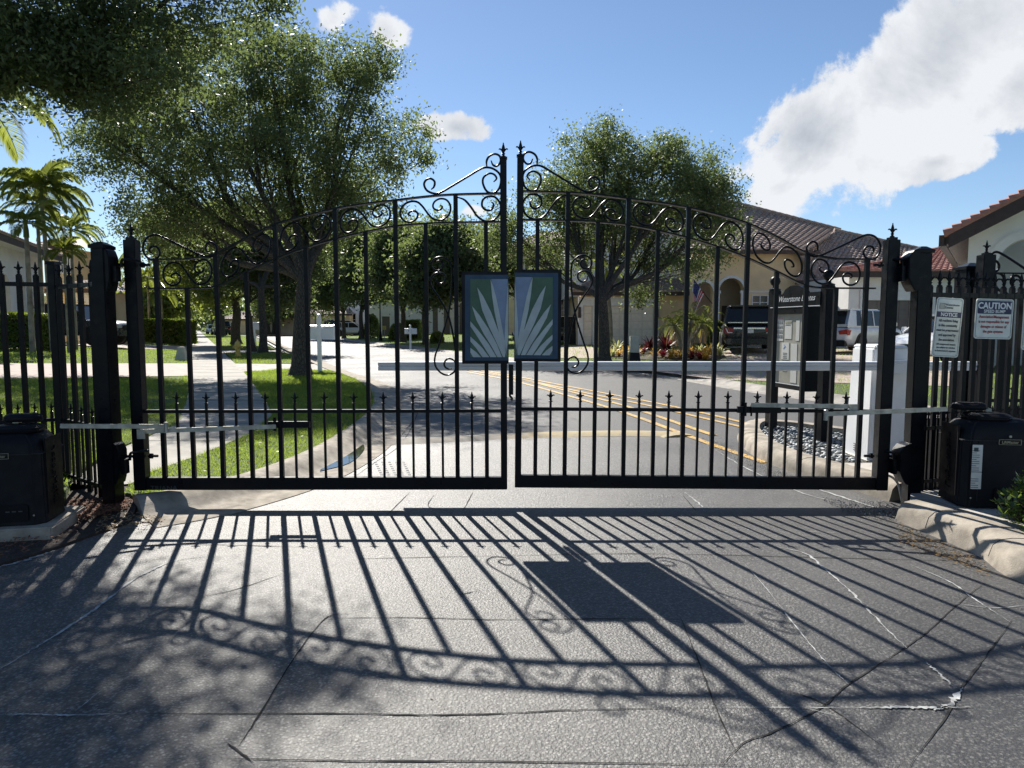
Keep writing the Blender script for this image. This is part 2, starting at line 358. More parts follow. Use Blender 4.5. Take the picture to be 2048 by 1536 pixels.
    def build(s, name, mat, parent=None, world=True, smooth=False, bevel=0., subs=0):
        me = bpy.data.meshes.new(name); off = Vector(parent.location) if (parent is not None and world) else None
        if parent is not None and world and parent.parent is not None: off = off + Vector(parent.parent.location)
        vs = [Vector(v) - off for v in s.v] if off is not None else s.v
        me.from_pydata([tuple(v) for v in vs], [], s.f)
        for m_ in (mat if isinstance(mat, (list, tuple)) else [mat]): me.materials.append(m_)
        if isinstance(mat, (list, tuple)): me.polygons.foreach_set('material_index', s.mi)
        o = bpy.data.objects.new(name, me); link(o)
        if parent is not None: o.parent = parent
        bm = bmesh.new(); bm.from_mesh(me); bmesh.ops.recalc_face_normals(bm, faces=bm.faces)
        if bevel: bmesh.ops.bevel(bm, geom=[e for e in bm.edges if e.calc_face_angle(0) > .5], offset=bevel, segments=2, affect='EDGES', clamp_overlap=True)
        bm.to_mesh(me); bm.free()
        if smooth:
            me.shade_smooth()
            if smooth != 2:
                try: me.set_sharp_from_angle(angle=R(38))
                except Exception: pass
        if subs:
            md = o.modifiers.new('subsurf', 'SUBSURF'); md.levels = subs; md.render_levels = subs
        return o
def dup_tree(o, parent=None):
    c = o.copy(); link(c); c.parent = parent
    for ch in list(o.children): dup_tree(ch, c)
    return c
def holed(name, outer, holes, fn, d, mat, parent=None):
    """plate with holes: 2D loops mapped by fn(a, b, depth); thickness d"""
    bm = bmesh.new(); loops = []
    for lp in [outer] + holes:
        vs = [bm.verts.new((a, b, 0)) for a, b in lp]; es = [bm.edges.new((vs[i], vs[(i + 1) % len(vs)])) for i in range(len(vs))]; loops.append(vs)
    bmesh.ops.triangle_fill(bm, use_beauty=True, use_dissolve=False, edges=bm.edges[:])
    mb = MB(); bm.verts.ensure_lookup_table(); bm.verts.index_update()
    P = [(v.co.x, v.co.y) for v in bm.verts]; n = len(P)
    mb.v = [fn(a, b, 0) for a, b in P] + [fn(a, b, d) for a, b in P]
    for f in bm.faces: ids = [v.index for v in f.verts]; mb.f += [tuple(ids), tuple(i + n for i in ids[::-1])]
    for vs in loops:
        for i in range(len(vs)): a, b = vs[i].index, vs[(i + 1) % len(vs)].index; mb.f.append((a, b, b + n, a + n))
    bm.free(); mb.mi = [0] * len(mb.f); return mb.build(name, mat, parent)
def np_mesh(name, V, nper, mat, parent=None):
    """many separate n-gons from an array (N, nper, 3)"""
    N = len(V); me = bpy.data.meshes.new(name); me.vertices.add(N * nper); me.loops.add(N * nper); me.polygons.add(N)
    me.vertices.foreach_set('co', V.reshape(-1).astype(np.float32)); me.loops.foreach_set('vertex_index', np.arange(N * nper, dtype=np.int32))
    me.polygons.foreach_set('loop_start', np.arange(0, N * nper, nper, dtype=np.int32)); me.materials.append(mat); me.update(calc_edges=True); me.validate()
    o = bpy.data.objects.new(name, me); link(o)
    if parent is not None: o.parent = parent
    return o
def leaves(P, L, Wd, droop=0., up=0.):
    N = len(P); a = rng.normal(size=(N, 3)); a[:, 2] -= droop; a /= np.linalg.norm(a, axis=1)[:, None]
    b = rng.normal(size=(N, 3)); b -= (b * a).sum(1)[:, None] * a; b /= np.linalg.norm(b, axis=1)[:, None]
    s = rng.uniform(.7, 1.25, (N, 1)); V = np.empty((N, 4, 3))
    V[:, 0] = P - a * L / 2 * s; V[:, 2] = P + a * L / 2 * s; V[:, 1] = P - b * Wd / 2 * s + a * L * .08; V[:, 3] = P + b * Wd / 2 * s + a * L * .08
    return V

# ------------------------------------------------------------------ ground heights and sheets
ROAD_R = [gp(*p) for p in [(1900, 842), (1800, 826), (1720, 813), (1600, 798), (1500, 784), (1400, 767), (1290, 748), (1150, 735), (1010, 722), (930, 712), (820, 697), (740, 688), (690, 680), (650, 672), (560, 662)]]
ROAD_L = [gp(*p) for p in [(640, 735), (600, 712), (575, 700), (545, 685), (515, 671), (485, 662), (460, 657)]]
WALK_L0 = (-5.0, 10.6)
def seg_d(p, a, b):
    ax, ay = a; bx, by = b; dx, dy = bx - ax, by - ay; s = max(0, min(1, ((p[0] - ax) * dx + (p[1] - ay) * dy) / (dx * dx + dy * dy)))
    return math.hypot(p[0] - ax - s * dx, p[1] - ay - s * dy)
def hz(x, y):
    """lawns rise gently from walk and kerb to the house pads"""
    if x < -5.0 - .44 * (y - 10.6):
        d = ((-5.0 - .44 * (y - 10.6)) - x) * .915
        return .1 + min(.48, max(0, .11 * (d - .3)))
    if y > 12 and x > -2 - .45 * (y - 24):
        d = min(seg_d((x, y), ROAD_R[i], ROAD_R[i + 1]) for i in range(len(ROAD_R) - 1))
        return .1 + min(.32, max(0, .035 * (d - 1.5)))
    return .1
def gs(u, v):
    z = .1
    for _ in range(8): p = gp(u, v, z); z = hz(*p)
    return (p[0], p[1], z)
def inside(x, y, poly):
    c = False; n = len(poly); j = n - 1
    for i in range(n):
        if (poly[i][1] > y) != (poly[j][1] > y) and x < (poly[j][0] - poly[i][0]) * (y - poly[i][1]) / (poly[j][1] - poly[i][1]) + poly[i][0]: c = not c
        j = i
    return c
def sheet(name, poly, mat, hf, res=0, skirt=0., lift=0., kind='structure', parent=None):
    pts = [Vector((p[0], p[1])) for p in poly]; n = len(pts); extra = []
    if res:
        xs = [p.x for p in pts]; ys = [p.y for p in pts]
        x = min(xs)
        while x < max(xs):
            y = min(ys)
            while y < max(ys):
                q = (x + random.uniform(-.2, .2) * res, y + random.uniform(-.2, .2) * res)
                if inside(q[0], q[1], poly): extra.append(Vector(q))
                y += res
            x += res
    vo, eo, fo, *_ = delaunay_2d_cdt(pts + extra, [(i, (i + 1) % n) for i in range(n)], [list(range(n))], 1, 1e-4)
    mb = MB(); z = (lambda x, y: hf(x, y) + lift) if callable(hf) else (lambda x, y: hf + lift)
    fo2 = []
    for f in fo:
        cx = sum(vo[i].x for i in f) / len(f); cy = sum(vo[i].y for i in f) / len(f)
        if inside(cx, cy, poly): fo2.append(tuple(f))
    mb.add([(p.x, p.y, z(p.x, p.y)) for p in vo], fo2)
    if skirt:
        for i in range(n):
            a, b = pts[i], pts[(i + 1) % n]
            mb.add([(a.x, a.y, z(a.x, a.y)), (b.x, b.y, z(b.x, b.y)), (b.x, b.y, z(b.x, b.y) - skirt), (a.x, a.y, z(a.x, a.y) - skirt)], [(0, 1, 2, 3)])
    o = mb.build(name, mat, parent, smooth=True)
    me = o.data
    if parent is None and kind: tag(o, kind=kind)
    return o
def offset(path, d):
    out = []; P = [Vector((p[0], p[1])) for p in path]
    for i, p in enumerate(P):
        t_ = (P[min(i + 1, len(P) - 1)] - P[max(i - 1, 0)]).normalized(); out.append((p.x + t_.y * d, p.y - t_.x * d))
    return out
def sweep(name, path, prof, mat, kind='structure', label=None):
    """profile of (offset to the right of the path, z) swept along a ground path"""
    mb = MB(); rows = []
    offs = {o_: offset(path, o_) for o_, _ in prof}
    vs = [];
    for i in range(len(path)):
        for o_, z in prof: vs.append((*offs[o_][i], z))
    k = len(prof); fs = []
    for i in range(len(path) - 1):
        for j in range(k - 1): fs.append((i * k + j, i * k + j + 1, (i + 1) * k + j + 1, (i + 1) * k + j))
    fs += [tuple(range(k))[::-1], tuple((len(path) - 1) * k + j for j in range(k))]
    mb.add(vs, fs); o = mb.build(name, mat, smooth=True)
    if kind: tag(o, label, kind=kind)
    return o
def smooth2(path, n=5): return [(p.x, p.y) for p in catmull([(a, b, 0) for a, b in path], n)]
#MARK_GROUND
from mathutils import noise
# ------------------------------------------------------------------ the ground
mb = MB(); N_ = 48
mb.add([(0, 0, -.08)] + [(1500 * math.cos(2 * PI * k / N_), 1500 * math.sin(2 * PI * k / N_), -.08) for k in range(N_)], [(0, 1 + k, 1 + (k + 1) % N_) for k in range(N_)])
tag(mb.build('ground', M['turf']), kind='structure')
sheet('asphalt_apron', [(-10, -9), (14, -9), (14, 9.45), (-10, 9.45)], M['asphalt'], 0.0)
far = [(p[0] + .3, p[1] + .5) for p in ROAD_R[8:]] + [(-140, 430), (-160, 425)] + [(p[0] - .4, p[1] - .3) for p in ROAD_L[::-1]]
sheet('road', [(-10, 9.45), (14, 9.45), (40, 9.45), (40, 14), (20, 31), (.5, 31.5)] + far + [(-12, 24)], M['road'], -.002)
# left lawns, walk, driveway
KERB_L = smooth2([gp(*p) for p in [(283, 1032), (370, 1018), (450, 1000), (560, 968), (640, 934), (700, 900), (752, 858), (776, 828), (774, 800), (744, 772), (705, 755), (665, 742)]] + [(ROAD_L[1][0], ROAD_L[1][1])], 5) + [(p[0], p[1]) for p in ROAD_L[2:]]
KBACK = offset(KERB_L, -.26)
rollkerb = [(-.28, -.03), (-.28, .118), (-.20, .128), (-.12, .122), (-.03, .075), (.04, .026), (.12, .008), (.40, .010), (.44, .006), (.44, -.03)]
sweep('kerb_and_gutter', KERB_L, rollkerb, M['kerb'])
i20 = next(i for i, p in enumerate(KBACK) if p[1] > 19.0)
WR = [gs(*p)[:2] for p in [(262, 968), (300, 945), (400, 910), (500, 868), (545, 830), (530, 800), (505, 765), (487, 743)]]
WL = [gs(*p)[:2] for p in [(120, 1000), (150, 945), (240, 893), (355, 848), (374, 800), (379, 760), (379, 740), (384, 700), (386, 680), (388, 662)]]
WR2 = [gs(*p)[:2] for p in [(470, 727), (446, 704), (425, 685), (406, 668), (398, 661)]]
GR = []
def lawn(name, poly, label=None, res=1.5):
    o = sheet(name, poly, M['turf'], hz, res=res, skirt=.12, lift=0); GR.append(poly); return o
lawn('lawn_verge', [gp(250, 985, .1), gp(262, 968, .1)] + WR[1:] + [gs(590, 739)[:2], gs(660, 741)[:2]] + [p for p in KBACK[:i20][::-1] if p[1] > 5.7])
lawn('lawn_verge', [WR2[0], gs(452, 706)[:2], gs(570, 705)[:2], gs(600, 714)[:2], gs(612, 727)[:2]], res=2)
lawn('lawn_verge', [gs(440, 699)[:2], WR2[2], WR2[3], gs(470, 668)[:2], gs(505, 678)[:2], gs(545, 697)[:2], gs(556, 700)[:2]], res=3)
lawn('front_lawn', [(-20, 6.0), gp(100, 985, .1), WL[0], WL[1], WL[2], WL[3], WL[4], WL[5], gs(378, 752)[:2], gs(0, 758)[:2], (-26, 20)], res=1.2)
lawn('front_lawn', [gs(0, 727)[:2], gs(376, 727)[:2], gs(384, 701)[:2], gs(0, 699)[:2], (-34, 30), (-30, 26)], res=1.5)
lawn('front_lawn', [gs(0, 692)[:2], gs(384, 693)[:2], gs(387, 672)[:2], (-60, 110), (-110, 110), (-75, 45)], res=5)
sheet('sidewalk', WL + [WR2[4], WR2[3], WR2[2], WR2[1], WR2[0]] + WR[::-1] + [(-3.9, 5.9)], M['walk'], lambda x, y: .104, res=2)
sheet('paver_driveway', [(-40, 21), gs(0, 758)[:2], gs(378, 752)[:2], gs(376, 727)[:2], gs(0, 727)[:2], (-40, 27)], M['paver'], hz, res=1.5, lift=.006)
sheet('paver_driveway', [(-45, 30), gs(0, 699)[:2], gs(385, 701)[:2], gs(385, 693)[:2], gs(0, 692)[:2], (-55, 38)], M['paver'], hz, res=2, lift=.006)
sheet('driveway_apron', [gs(487, 743)[:2], gs(590, 741)[:2], gs(665, 744)[:2], gs(640, 728)[:2], gs(612, 728)[:2], gs(470, 727)[:2]], M['gutter'], lambda x, y: .098)
sheet('driveway_apron', [gs(452, 706)[:2], gs(572, 707)[:2], gs(556, 700)[:2], gs(440, 700)[:2]], M['gutter'], lambda x, y: .098)
# sidewalk joints: recessed lines as narrow dark gaps between slabs
mb = MB()
for k in range(16):
    y = 8.5 + k * 1.55; xl = -5.0 - .44 * (y - 10.6) - (.25 if y < 12 else 0); xr = xl + 1.55
    if y < 10: xl, xr = -4.6, -3.0
    mb.box(xl, xr, y - .006, y + .006, .100, .1065)
tag(mb.build('sidewalk_joint', M['darkcrack']), kind='structure')
# right side: far kerb, verge, pavers, lawns
RR = smooth2(ROAD_R[:9], 4) + ROAD_R[9:]
sweep('far_kerb', RR, [(-.05, -.03), (-.02, .006), (.0, .012), (.28, .02), (.40, .10), (.52, .115), (.60, .112), (.60, -.03)], M['gutter'])
RB = offset(RR, .56)
iA = next(i for i, p in enumerate(RB) if p[0] < 6.0 and p[1] > 14)
lawn('front_lawn', [(40, 11), (60, 20), (60, 60), (40, 100), (-20, 110), (-60, 200)] + RB[::-1], res=3)
sheet('paver_driveway', [gs(1290, 741)[:2], gs(1440, 760)[:2], gs(1545, 763)[:2], gs(1690, 767)[:2], gs(1950, 775)[:2], gs(1990, 735)[:2], gs(1690, 728)[:2], gs(1400, 733)[:2], gs(1150, 731)[:2]], M['paver'], hz, res=1.5, lift=.012)
sheet('paver_driveway', [gs(1050, 716)[:2], gs(1190, 717)[:2], gs(1185, 691)[:2], gs(1060, 691)[:2]], M['paver'], hz, res=2, lift=.012)
sheet('paver_driveway', [gs(1440, 728)[:2], gs(1860, 733)[:2], gs(1890, 705)[:2], gs(1820, 688)[:2], gs(1600, 688)[:2], gs(1440, 690)[:2]], M['paver'], hz, res=2, lift=.014)
# median island
IL = smooth2([gp(*p) for p in [(1512, 856), (1485, 862), (1476, 876), (1490, 898), (1535, 925), (1610, 952), (1700, 978), (1780, 1003)]], 5)
tip = gp(1792, 1040)
IL2 = smooth2([tip, gp(1850, 1064), gp(1960, 1112), gp(2048, 1166), (3.35, 3.3), (3.6, 2.3)], 5)
IR = smooth2([gp(1512, 856), gp(1600, 862), gp(1700, 876), (5.1, 8.4), (5.6, 7.0)], 4)
roundk = [(-.02, -.02), (.0, .03), (.02, .105), (.06, .142), (.12, .155), (.20, .157), (.27, .152), (.28, .05)]
sweep('island_kerb', IL, [(-o_, z) for o_, z in roundk][::-1], M['kerb'])
sweep('island_kerb', IR, roundk, M['kerb'])
def sweep_kerb_pieces(path, prof, n0):
    return None
KR = [(-o_ * 1.1, z) for o_, z in roundk][::-1]
sweep('island_kerb', IL2, KR, M['kerb'])
# moulded kerb joints
mb = MB()
for pth, idx, ks, kz in ((IL, 13, 1, 1), (IL, 24, 1, 1), (IL2, 11, 1.1, 1.), (IL2, 5, 1.1, 1.)):
    if idx < len(pth) - 1:
        p = Vector((*pth[idx], 0)); d = (Vector((*pth[idx + 1], 0)) - Vector((*pth[idx - 1], 0))).normalized(); n = Vector((-d.y, d.x, 0)) if True else None
        q = [p + n * a + Vector((0, 0, z)) for a, z in [(o_ * ks, z_ * kz + .0015) for o_, z_ in roundk[1:-1]]]
        for a, b in zip(q[:-1], q[1:]): mb.beam(a, b, .004, .002)
tag(mb.build('kerb_joint', M['darkcrack']), kind='structure')
innerL = offset(IL, -.24); innerR = offset(IR, .24)
sheet('island_bed', innerL[4:] + [(3.45, 6.0), (5.3, 7.0)] + innerR[4:][::-1], M['soil'], .075, kind='structure')
sheet('island_pad', [(3.28, 6.95), (3.40, 5.95), (3.05, 5.35)] + offset(IL2, -.26)[2:] + [(5.5, 2.3), (6.0, 6.9)], M['concrete'], .14, kind='structure')
# speed bump
sb = [gp(768, 885), gp(900, 879), gp(1030, 872), (1.2, 9.75), gp(1330, 868), gp(1360, 874)]
sweep('speed_bump', smooth2(sb, 5), [(.24, 0), (.17, .016), (.08, .028), (0, .032), (-.08, .028), (-.17, .016), (-.24, 0)], M['speedbump'])
# yellow lines
def stripe(name, px, w, mat, z=.004, jit=0., n=6, taper=False, world=False):
    P = catmull([(*(p if world else gp(*p)), 0) for p in px], n); mb = MB(); vs = []
    for i, p in enumerate(P):
        d = (P[min(i + 1, len(P) - 1)] - P[max(i - 1, 0)]).normalized(); nn = Vector((-d.y, d.x, 0))
        ww = w * (1 + jit * 1.6 * noise.noise(Vector((i * .45, w * 900 + len(px), px[0][0] * .01))) + random.uniform(-jit, jit) * .18); pj = p + nn * noise.noise(Vector((i * .7, px[0][1] * .1, 3))) * jit * w * 1.5
        if taper: ww *= min(1, .25 + 3 * min(i, len(P) - 1 - i) / len(P))
        vs += [pj + nn * ww / 2 + Vector((0, 0, z)), pj - nn * ww / 2 + Vector((0, 0, z))]
    mb.add(vs, [(2 * i, 2 * i + 1, 2 * i + 3, 2 * i + 2) for i in range(len(P) - 1)]); return mb
for px in ([(935, 744), (1030, 763), (1130, 790), (1250, 826), (1400, 881), (1530, 926)], [(935, 741), (1030, 757), (1130, 781), (1250, 812), (1400, 862), (1428, 871)],
           [(960, 741), (1100, 771), (1200, 792), (1300, 812), (1400, 835), (1496, 857)], [(960, 739), (1100, 766), (1200, 785), (1300, 804), (1400, 825), (1506, 850)]):
    tag(stripe('yellow_line', px, .105, M['yellow'], .007).build('yellow_line', M['yellow']), kind='structure')
# cracks in the asphalt
dark = [[(250, 1429), (520, 1428), (700, 1428), (850, 1431), (1000, 1428), (1150, 1421), (1431, 1416)], [(474, 1499), (520, 1428), (593, 1310), (652, 1237), (700, 1228)],
        [(455, 1488), (510, 1528)], [(652, 1237), (820, 1236), (1000, 1240), (1200, 1238), (1360, 1240)], [(1360, 1235), (1400, 1331), (1431, 1415), (1470, 1500)],
        [(1442, 1534), (1487, 1488), (1557, 1460), (1644, 1415), (1697, 1370), (1808, 1297), (1854, 1265), (1916, 1209), (1972, 1164)],
        [(1819, 1534), (1902, 1419), (1923, 1377), (1976, 1307), (2025, 1241)], [(868, 990), (858, 1014), (912, 1024)], [(946, 985), (926, 1022)], [(820, 985), (768, 1036)],
        [(440, 1518), (700, 1523), (1000, 1524), (1490, 1532)], [(240, 1093), (420, 1090), (640, 1096)], [(920, 1190), (955, 1182)], [(700, 960), (750, 925), (800, 890), (830, 840), (838, 800), (815, 775)],
        [(1365, 990), (1392, 1022)], [(1570, 1380), (1650, 1410), (1760, 1490)], [(400, 1195), (470, 1180), (560, 1150)], [(1000, 1112), (1300, 1108), (1700, 1117), (1900, 1122)], [(720, 1118), (1000, 1112)]]
mb = MB()
for px in dark:
    s_ = stripe('', px, .007, None, .003, .5, 9, True); mb.add(s_.v, s_.f)
tag(mb.build('asphalt_crack', M['darkcrack']), kind='structure')
white = [([(0, 1340), (90, 1285), (160, 1240), (200, 1212), (262, 1164), (300, 1143), (350, 1122), (420, 1112)], .022), ([(0, 1431), (60, 1430), (130, 1432), (250, 1429)], .012),
         ([(1545, 1093), (1610, 1108), (1650, 1140), (1700, 1183), (1750, 1235), (1812, 1297)], .017), ([(1490, 1130), (1530, 1175), (1600, 1265), (1660, 1335), (1697, 1370)], .008),
         ([(1850, 1325), (1880, 1350), (1908, 1378)], .014), ([(1720, 1417), (1800, 1416), (1860, 1417), (1942, 1416)], .02), ([(1868, 1422), (1902, 1408), (1925, 1376)], .028),
         ([(1820, 1130), (1900, 1165), (1950, 1200), (2020, 1245)], .012), ([(1916, 1209), (1990, 1217), (2048, 1212)], .008), ([(1431, 1416), (1720, 1417)], .005),
         ([(1370, 985), (1400, 1010), (1410, 1024)], .02), ([(150, 1425), (205, 1380)], .007), ([(1400, 880), (1480, 930), (1600, 985), (1700, 1010)], .02), ([(1580, 960), (1700, 1000), (1800, 1030)], .03),
         ([(1560, 1400), (1590, 1412), (1700, 1440)], .004), ([(0, 1136), (60, 1118), (110, 1102)], .05), ([(1560, 1060), (1700, 1068)], .006), ([(880, 1350), (1000, 1352)], .003)]
mb = MB()
for px, w in white:
    s_ = stripe('', px, w * .62, None, .0045, .75, 14, True); mb.add(s_.v, s_.f)
tag(mb.build('crack_residue', M['whitecrack']), kind='structure')
# tyre scuffs past the gate
mb = MB()
for k in range(5):
    for j in range(9):
        p = gp(748 + k * 14 + j * 2.0, 925 + j * 4.2); mb.box(p[0], p[0] + .028, p[1], p[1] + .02, .004, .006)
tag(mb.build('tyre_scuff', M['whitecrack']), kind='structure')
# gutter water
def blobpoly(px, n=4): return [(p.x, p.y) for p in catmull([(*gp(*p), 0) for p in px + px[:1]], n)][:-1]
sheet('gutter_water', blobpoly([(640, 945), (650, 926), (690, 906), (722, 890), (728, 902), (700, 928)]), M['water'], .016)
# mulch bed and loose soil by the left post
sheet('mulch_bed', [gp(*p) for p in [(-200, 1125), (-200, 960), (100, 972), (262, 972), (276, 1020), (262, 1046), (200, 1068), (110, 1100), (0, 1133)]], M['soil'], lambda x, y: .02 + min(.08, max(0, (y - 5.35) * .12)), res=.25, skirt=.03)
def chips(name, poly, n, L, mat, z, kind='stuff', cat=None, label=None, flat=.5):
    xs = [p[0] for p in poly]; ys = [p[1] for p in poly]; V = []
    while len(V) < n:
        x, y = random.uniform(min(xs), max(xs)), random.uniform(min(ys), max(ys))
        if not inside(x, y, poly): continue
        a = random.uniform(0, PI); l = L * random.uniform(.4, 1.3); w = l * random.uniform(.15, .35); c, s_ = math.cos(a), math.sin(a); zz = z + random.uniform(0, .025); ti = random.uniform(-flat, flat) * l
        V.append([(x - c * l, y - s_ * l, zz - ti), (x + s_ * w, y - c * w, zz), (x + c * l, y + s_ * l, zz + ti), (x - s_ * w, y + c * w, zz + .004)])
    o = np_mesh(name, np.array(V), 4, mat); return tag(o, label, cat, kind=kind)
chips('wood_mulch', [gp(*p) for p in [(140, 1050), (140, 975), (262, 975), (272, 1010), (255, 1030), (180, 1050)]], 5200, .02, M['mulch'], .05)
chips('wood_mulch', [gp(*p) for p in [(-150, 1128), (-150, 1000), (60, 990), (180, 1040), (170, 1065), (100, 1098), (0, 1130)]], 1500, .018, M['mulch'], .03)
chips('leaf_litter', [gp(*p) for p in [(205, 1035), (300, 1035), (340, 1050), (250, 1066), (190, 1072)]], 260, .018, M['drypalm'], .022)
chips('leaf_litter', [gp(*p) for p in [(1790, 1045), (1850, 1076), (1960, 1126), (1990, 1160), (1900, 1128), (1800, 1090)]], 420, .014, M['drypalm'], .008, flat=.2)
chips('gravel', [gp(*p) for p in [(1640, 1000), (1790, 1010), (1800, 1040), (1770, 1046), (1680, 1020)]], 900, .010, M['pebble'], .004, flat=.6)
chips('gravel', [gp(*p) for p in [(1400, 878), (1480, 900), (1600, 960), (1660, 985), (1560, 965), (1450, 915)]], 900, .010, M['whitecrack'], .004, flat=.6)
chips('leaf_litter', [(-3, 2), (3, 2), (3, 9), (-1.6, 9)], 34, .012, M['drypalm'], .004, flat=.1)
chips('leaf_litter', [gs(*p)[:2] for p in [(300, 940), (400, 905), (500, 865), (545, 830), (700, 780), (740, 830), (640, 890), (420, 970)]], 130, .016, M['drypalm'], .15, flat=.3)
chips('leaf_litter', [gs(*p)[:2] for p in [(300, 930), (500, 868), (530, 800), (430, 720), (390, 720), (370, 850)]], 110, .016, M['drypalm'], .108, flat=.2)
# grass blades
def blades(name, poly, dens, h, w, hf=hz):
    P = np.array(poly); x0, y0 = P.min(0); x1, y1 = P.max(0); n = int((x1 - x0) * (y1 - y0) * dens)
    X = rng.uniform(x0, x1, n); Y = rng.uniform(y0, y1, n)
    # keep what lies near the view
    k = (np.abs(X) < Y * .80 + 1) & (Y > 3); X, Y = X[k], Y[k]
    c = np.zeros(len(X), bool); j = len(P) - 1
    for i in range(len(P)):
        cond = ((P[i, 1] > Y) != (P[j, 1] > Y)) & (X < (P[j, 0] - P[i, 0]) * (Y - P[i, 1]) / (P[j, 1] - P[i, 1] + 1e-12) + P[i, 0]); c ^= cond; j = i
    X, Y = X[c], Y[c]
    X = X + rng.normal(0, .018, len(X)); Y = Y + rng.normal(0, .018, len(X)); keep = rng.uniform(size=len(X)) < np.minimum(1, (9.0 / np.maximum(Y, 9)) ** 1.25); X, Y = X[keep], Y[keep]
    Z = np.array([hf(x, y) for x, y in zip(X, Y)]); sc_ = np.maximum(1, Y / 11) ** .8
    a = rng.uniform(0, 2 * PI, len(X)); hh = h * rng.uniform(.5, 1.3, len(X)) * np.minimum(sc_, 1.3); ww = w * sc_ * 1.2
    clump = .75 + .5 * np.sin(X * 2.3 + np.sin(Y * 1.7) * 2) * np.sin(Y * 2.1)
    hh = hh * np.clip(clump, .6, 1.2)
    lean = rng.normal(0, .55, (len(X), 2)) * hh[:, None]
    V = np.empty((len(X), 3, 3)); V[:, 0] = np.c_[X - np.cos(a) * ww, Y - np.sin(a) * ww, Z - .005]; V[:, 1] = np.c_[X + np.cos(a) * ww, Y + np.sin(a) * ww, Z - .005]; V[:, 2] = np.c_[X + lean[:, 0], Y + lean[:, 1], Z + hh]
    return tag(np_mesh(name, V, 3, M['grass']), kind='stuff')
for poly, d, h in zip(GR, (2600, 1000, 500, 1900, 800, 160, 260), (.05, .055, .06, .055, .055, .06, .06)): blades('grass', poly, d, h, .0035)
# ------------------------------------------------------------------ the gate
GY = 5.8; BLK = M['black']
def gpt(u, v, Y=GY): return Vector(vp(u, v, Y))
FIN = {}
def finial_mesh(k):
    """fleur spear: collar, socket, two curled side leaves, blade; k = height"""
    if k in FIN: return FIN[k]
    mb = MB(); s = k
    mb.lathe([(.10 * s, 0), (.17 * s, .03 * s), (.17 * s, .09 * s), (.09 * s, .12 * s), (.10 * s, .22 * s), (.15 * s, .25 * s), (.08 * s, .30 * s), (.065 * s, .42 * s), (.10 * s, .50 * s), (.125 * s, .60 * s), (.09 * s, .75 * s), (.045 * s, .9 * s), (.004, s)], seg=8, sy=.62)
    for sg in (-1, 1):
        mb.tube(catmull([(sg * .04 * s, 0, .34 * s), (sg * .10 * s, 0, .46 * s), (sg * .20 * s, 0, .565 * s), (sg * .29 * s, 0, .56 * s), (sg * .30 * s, 0, .50 * s)], 3), [.05 * s] * 4 + [.055 * s] * 4 + [.05 * s, .04 * s, .03 * s, .02 * s, .01 * s], 5)
    o = mb.build('finial', BLK, smooth=True); FIN[k] = o.data; bpy.data.objects.remove(o); return FIN[k]
def add_finial(parent, x, y, z, k):
    """parent's own origin is its frame"""
    o = bpy.data.objects.new('finial', finial_mesh(k)); link(o); o.parent = parent; o.location = Vector((x, y, z)) - Vector(parent.location) - (Vector(parent.parent.location) if parent.parent else Vector()); return o
BAR = {}
def bar(parent, x, y, z0, z1, w, name='bar', mat=None, d=None, fin=0.):
    """upright square bar with its own origin at its foot; alike bars share a mesh"""
    d = d or w; key = (round(z1 - z0, 2), w, d)
    if key not in BAR:
        mb = MB(); mb.box(-w / 2, w / 2, -d / 2, d / 2, 0, key[0]); o = mb.build(name, mat or BLK); BAR[key] = o.data; bpy.data.objects.remove(o)
    o = bpy.data.objects.new(name, BAR[key]); link(o); o.parent = parent; o.location = Vector((x, y, z0)) - Vector(parent.location)
    if fin:
        f = bpy.data.objects.new('finial', finial_mesh(fin)); link(f); f.parent = o; f.location = (0, 0, key[0] - .002)
    return o
def s_scroll(): 
    L = [(.245, .33), (.20, .38), (.215, .48), (.28, .53), (.345, .46), (.365, .32), (.33, .16), (.24, .065), (.13, .12), (.06, .34), (.06, .62), (.13, .85), (.25, .94), (.36, .88), (.44, .70), (.5, .5)]
    return L + [(1 - a, 1 - b) for a, b in L[:-1][::-1]]
SCR = s_scroll()
UP_L = [(298, 519), (372, 519), (433, 508), (490, 478), (553, 449), (613, 432), (673, 418), (735, 408), (795, 401), (855, 394), (912, 390), (1003, 388)]
LO_L = [(298, 577), (372, 577), (433, 573), (493, 545), (553, 518), (613, 496), (675, 478), (735, 464), (795, 453), (855, 448), (912, 446), (1003, 445)]
def arch(px): return [gpt(*p) for p in px]
def interp(pts, x):
    for a, b in zip(pts[:-1], pts[1:]):
        if a.x <= x <= b.x: return a.z + (b.z - a.z) * (x - a.x) / (b.x - a.x)
    return pts[0].z if x < pts[0].x else pts[-1].z
CX = gpt(1022, 640).x
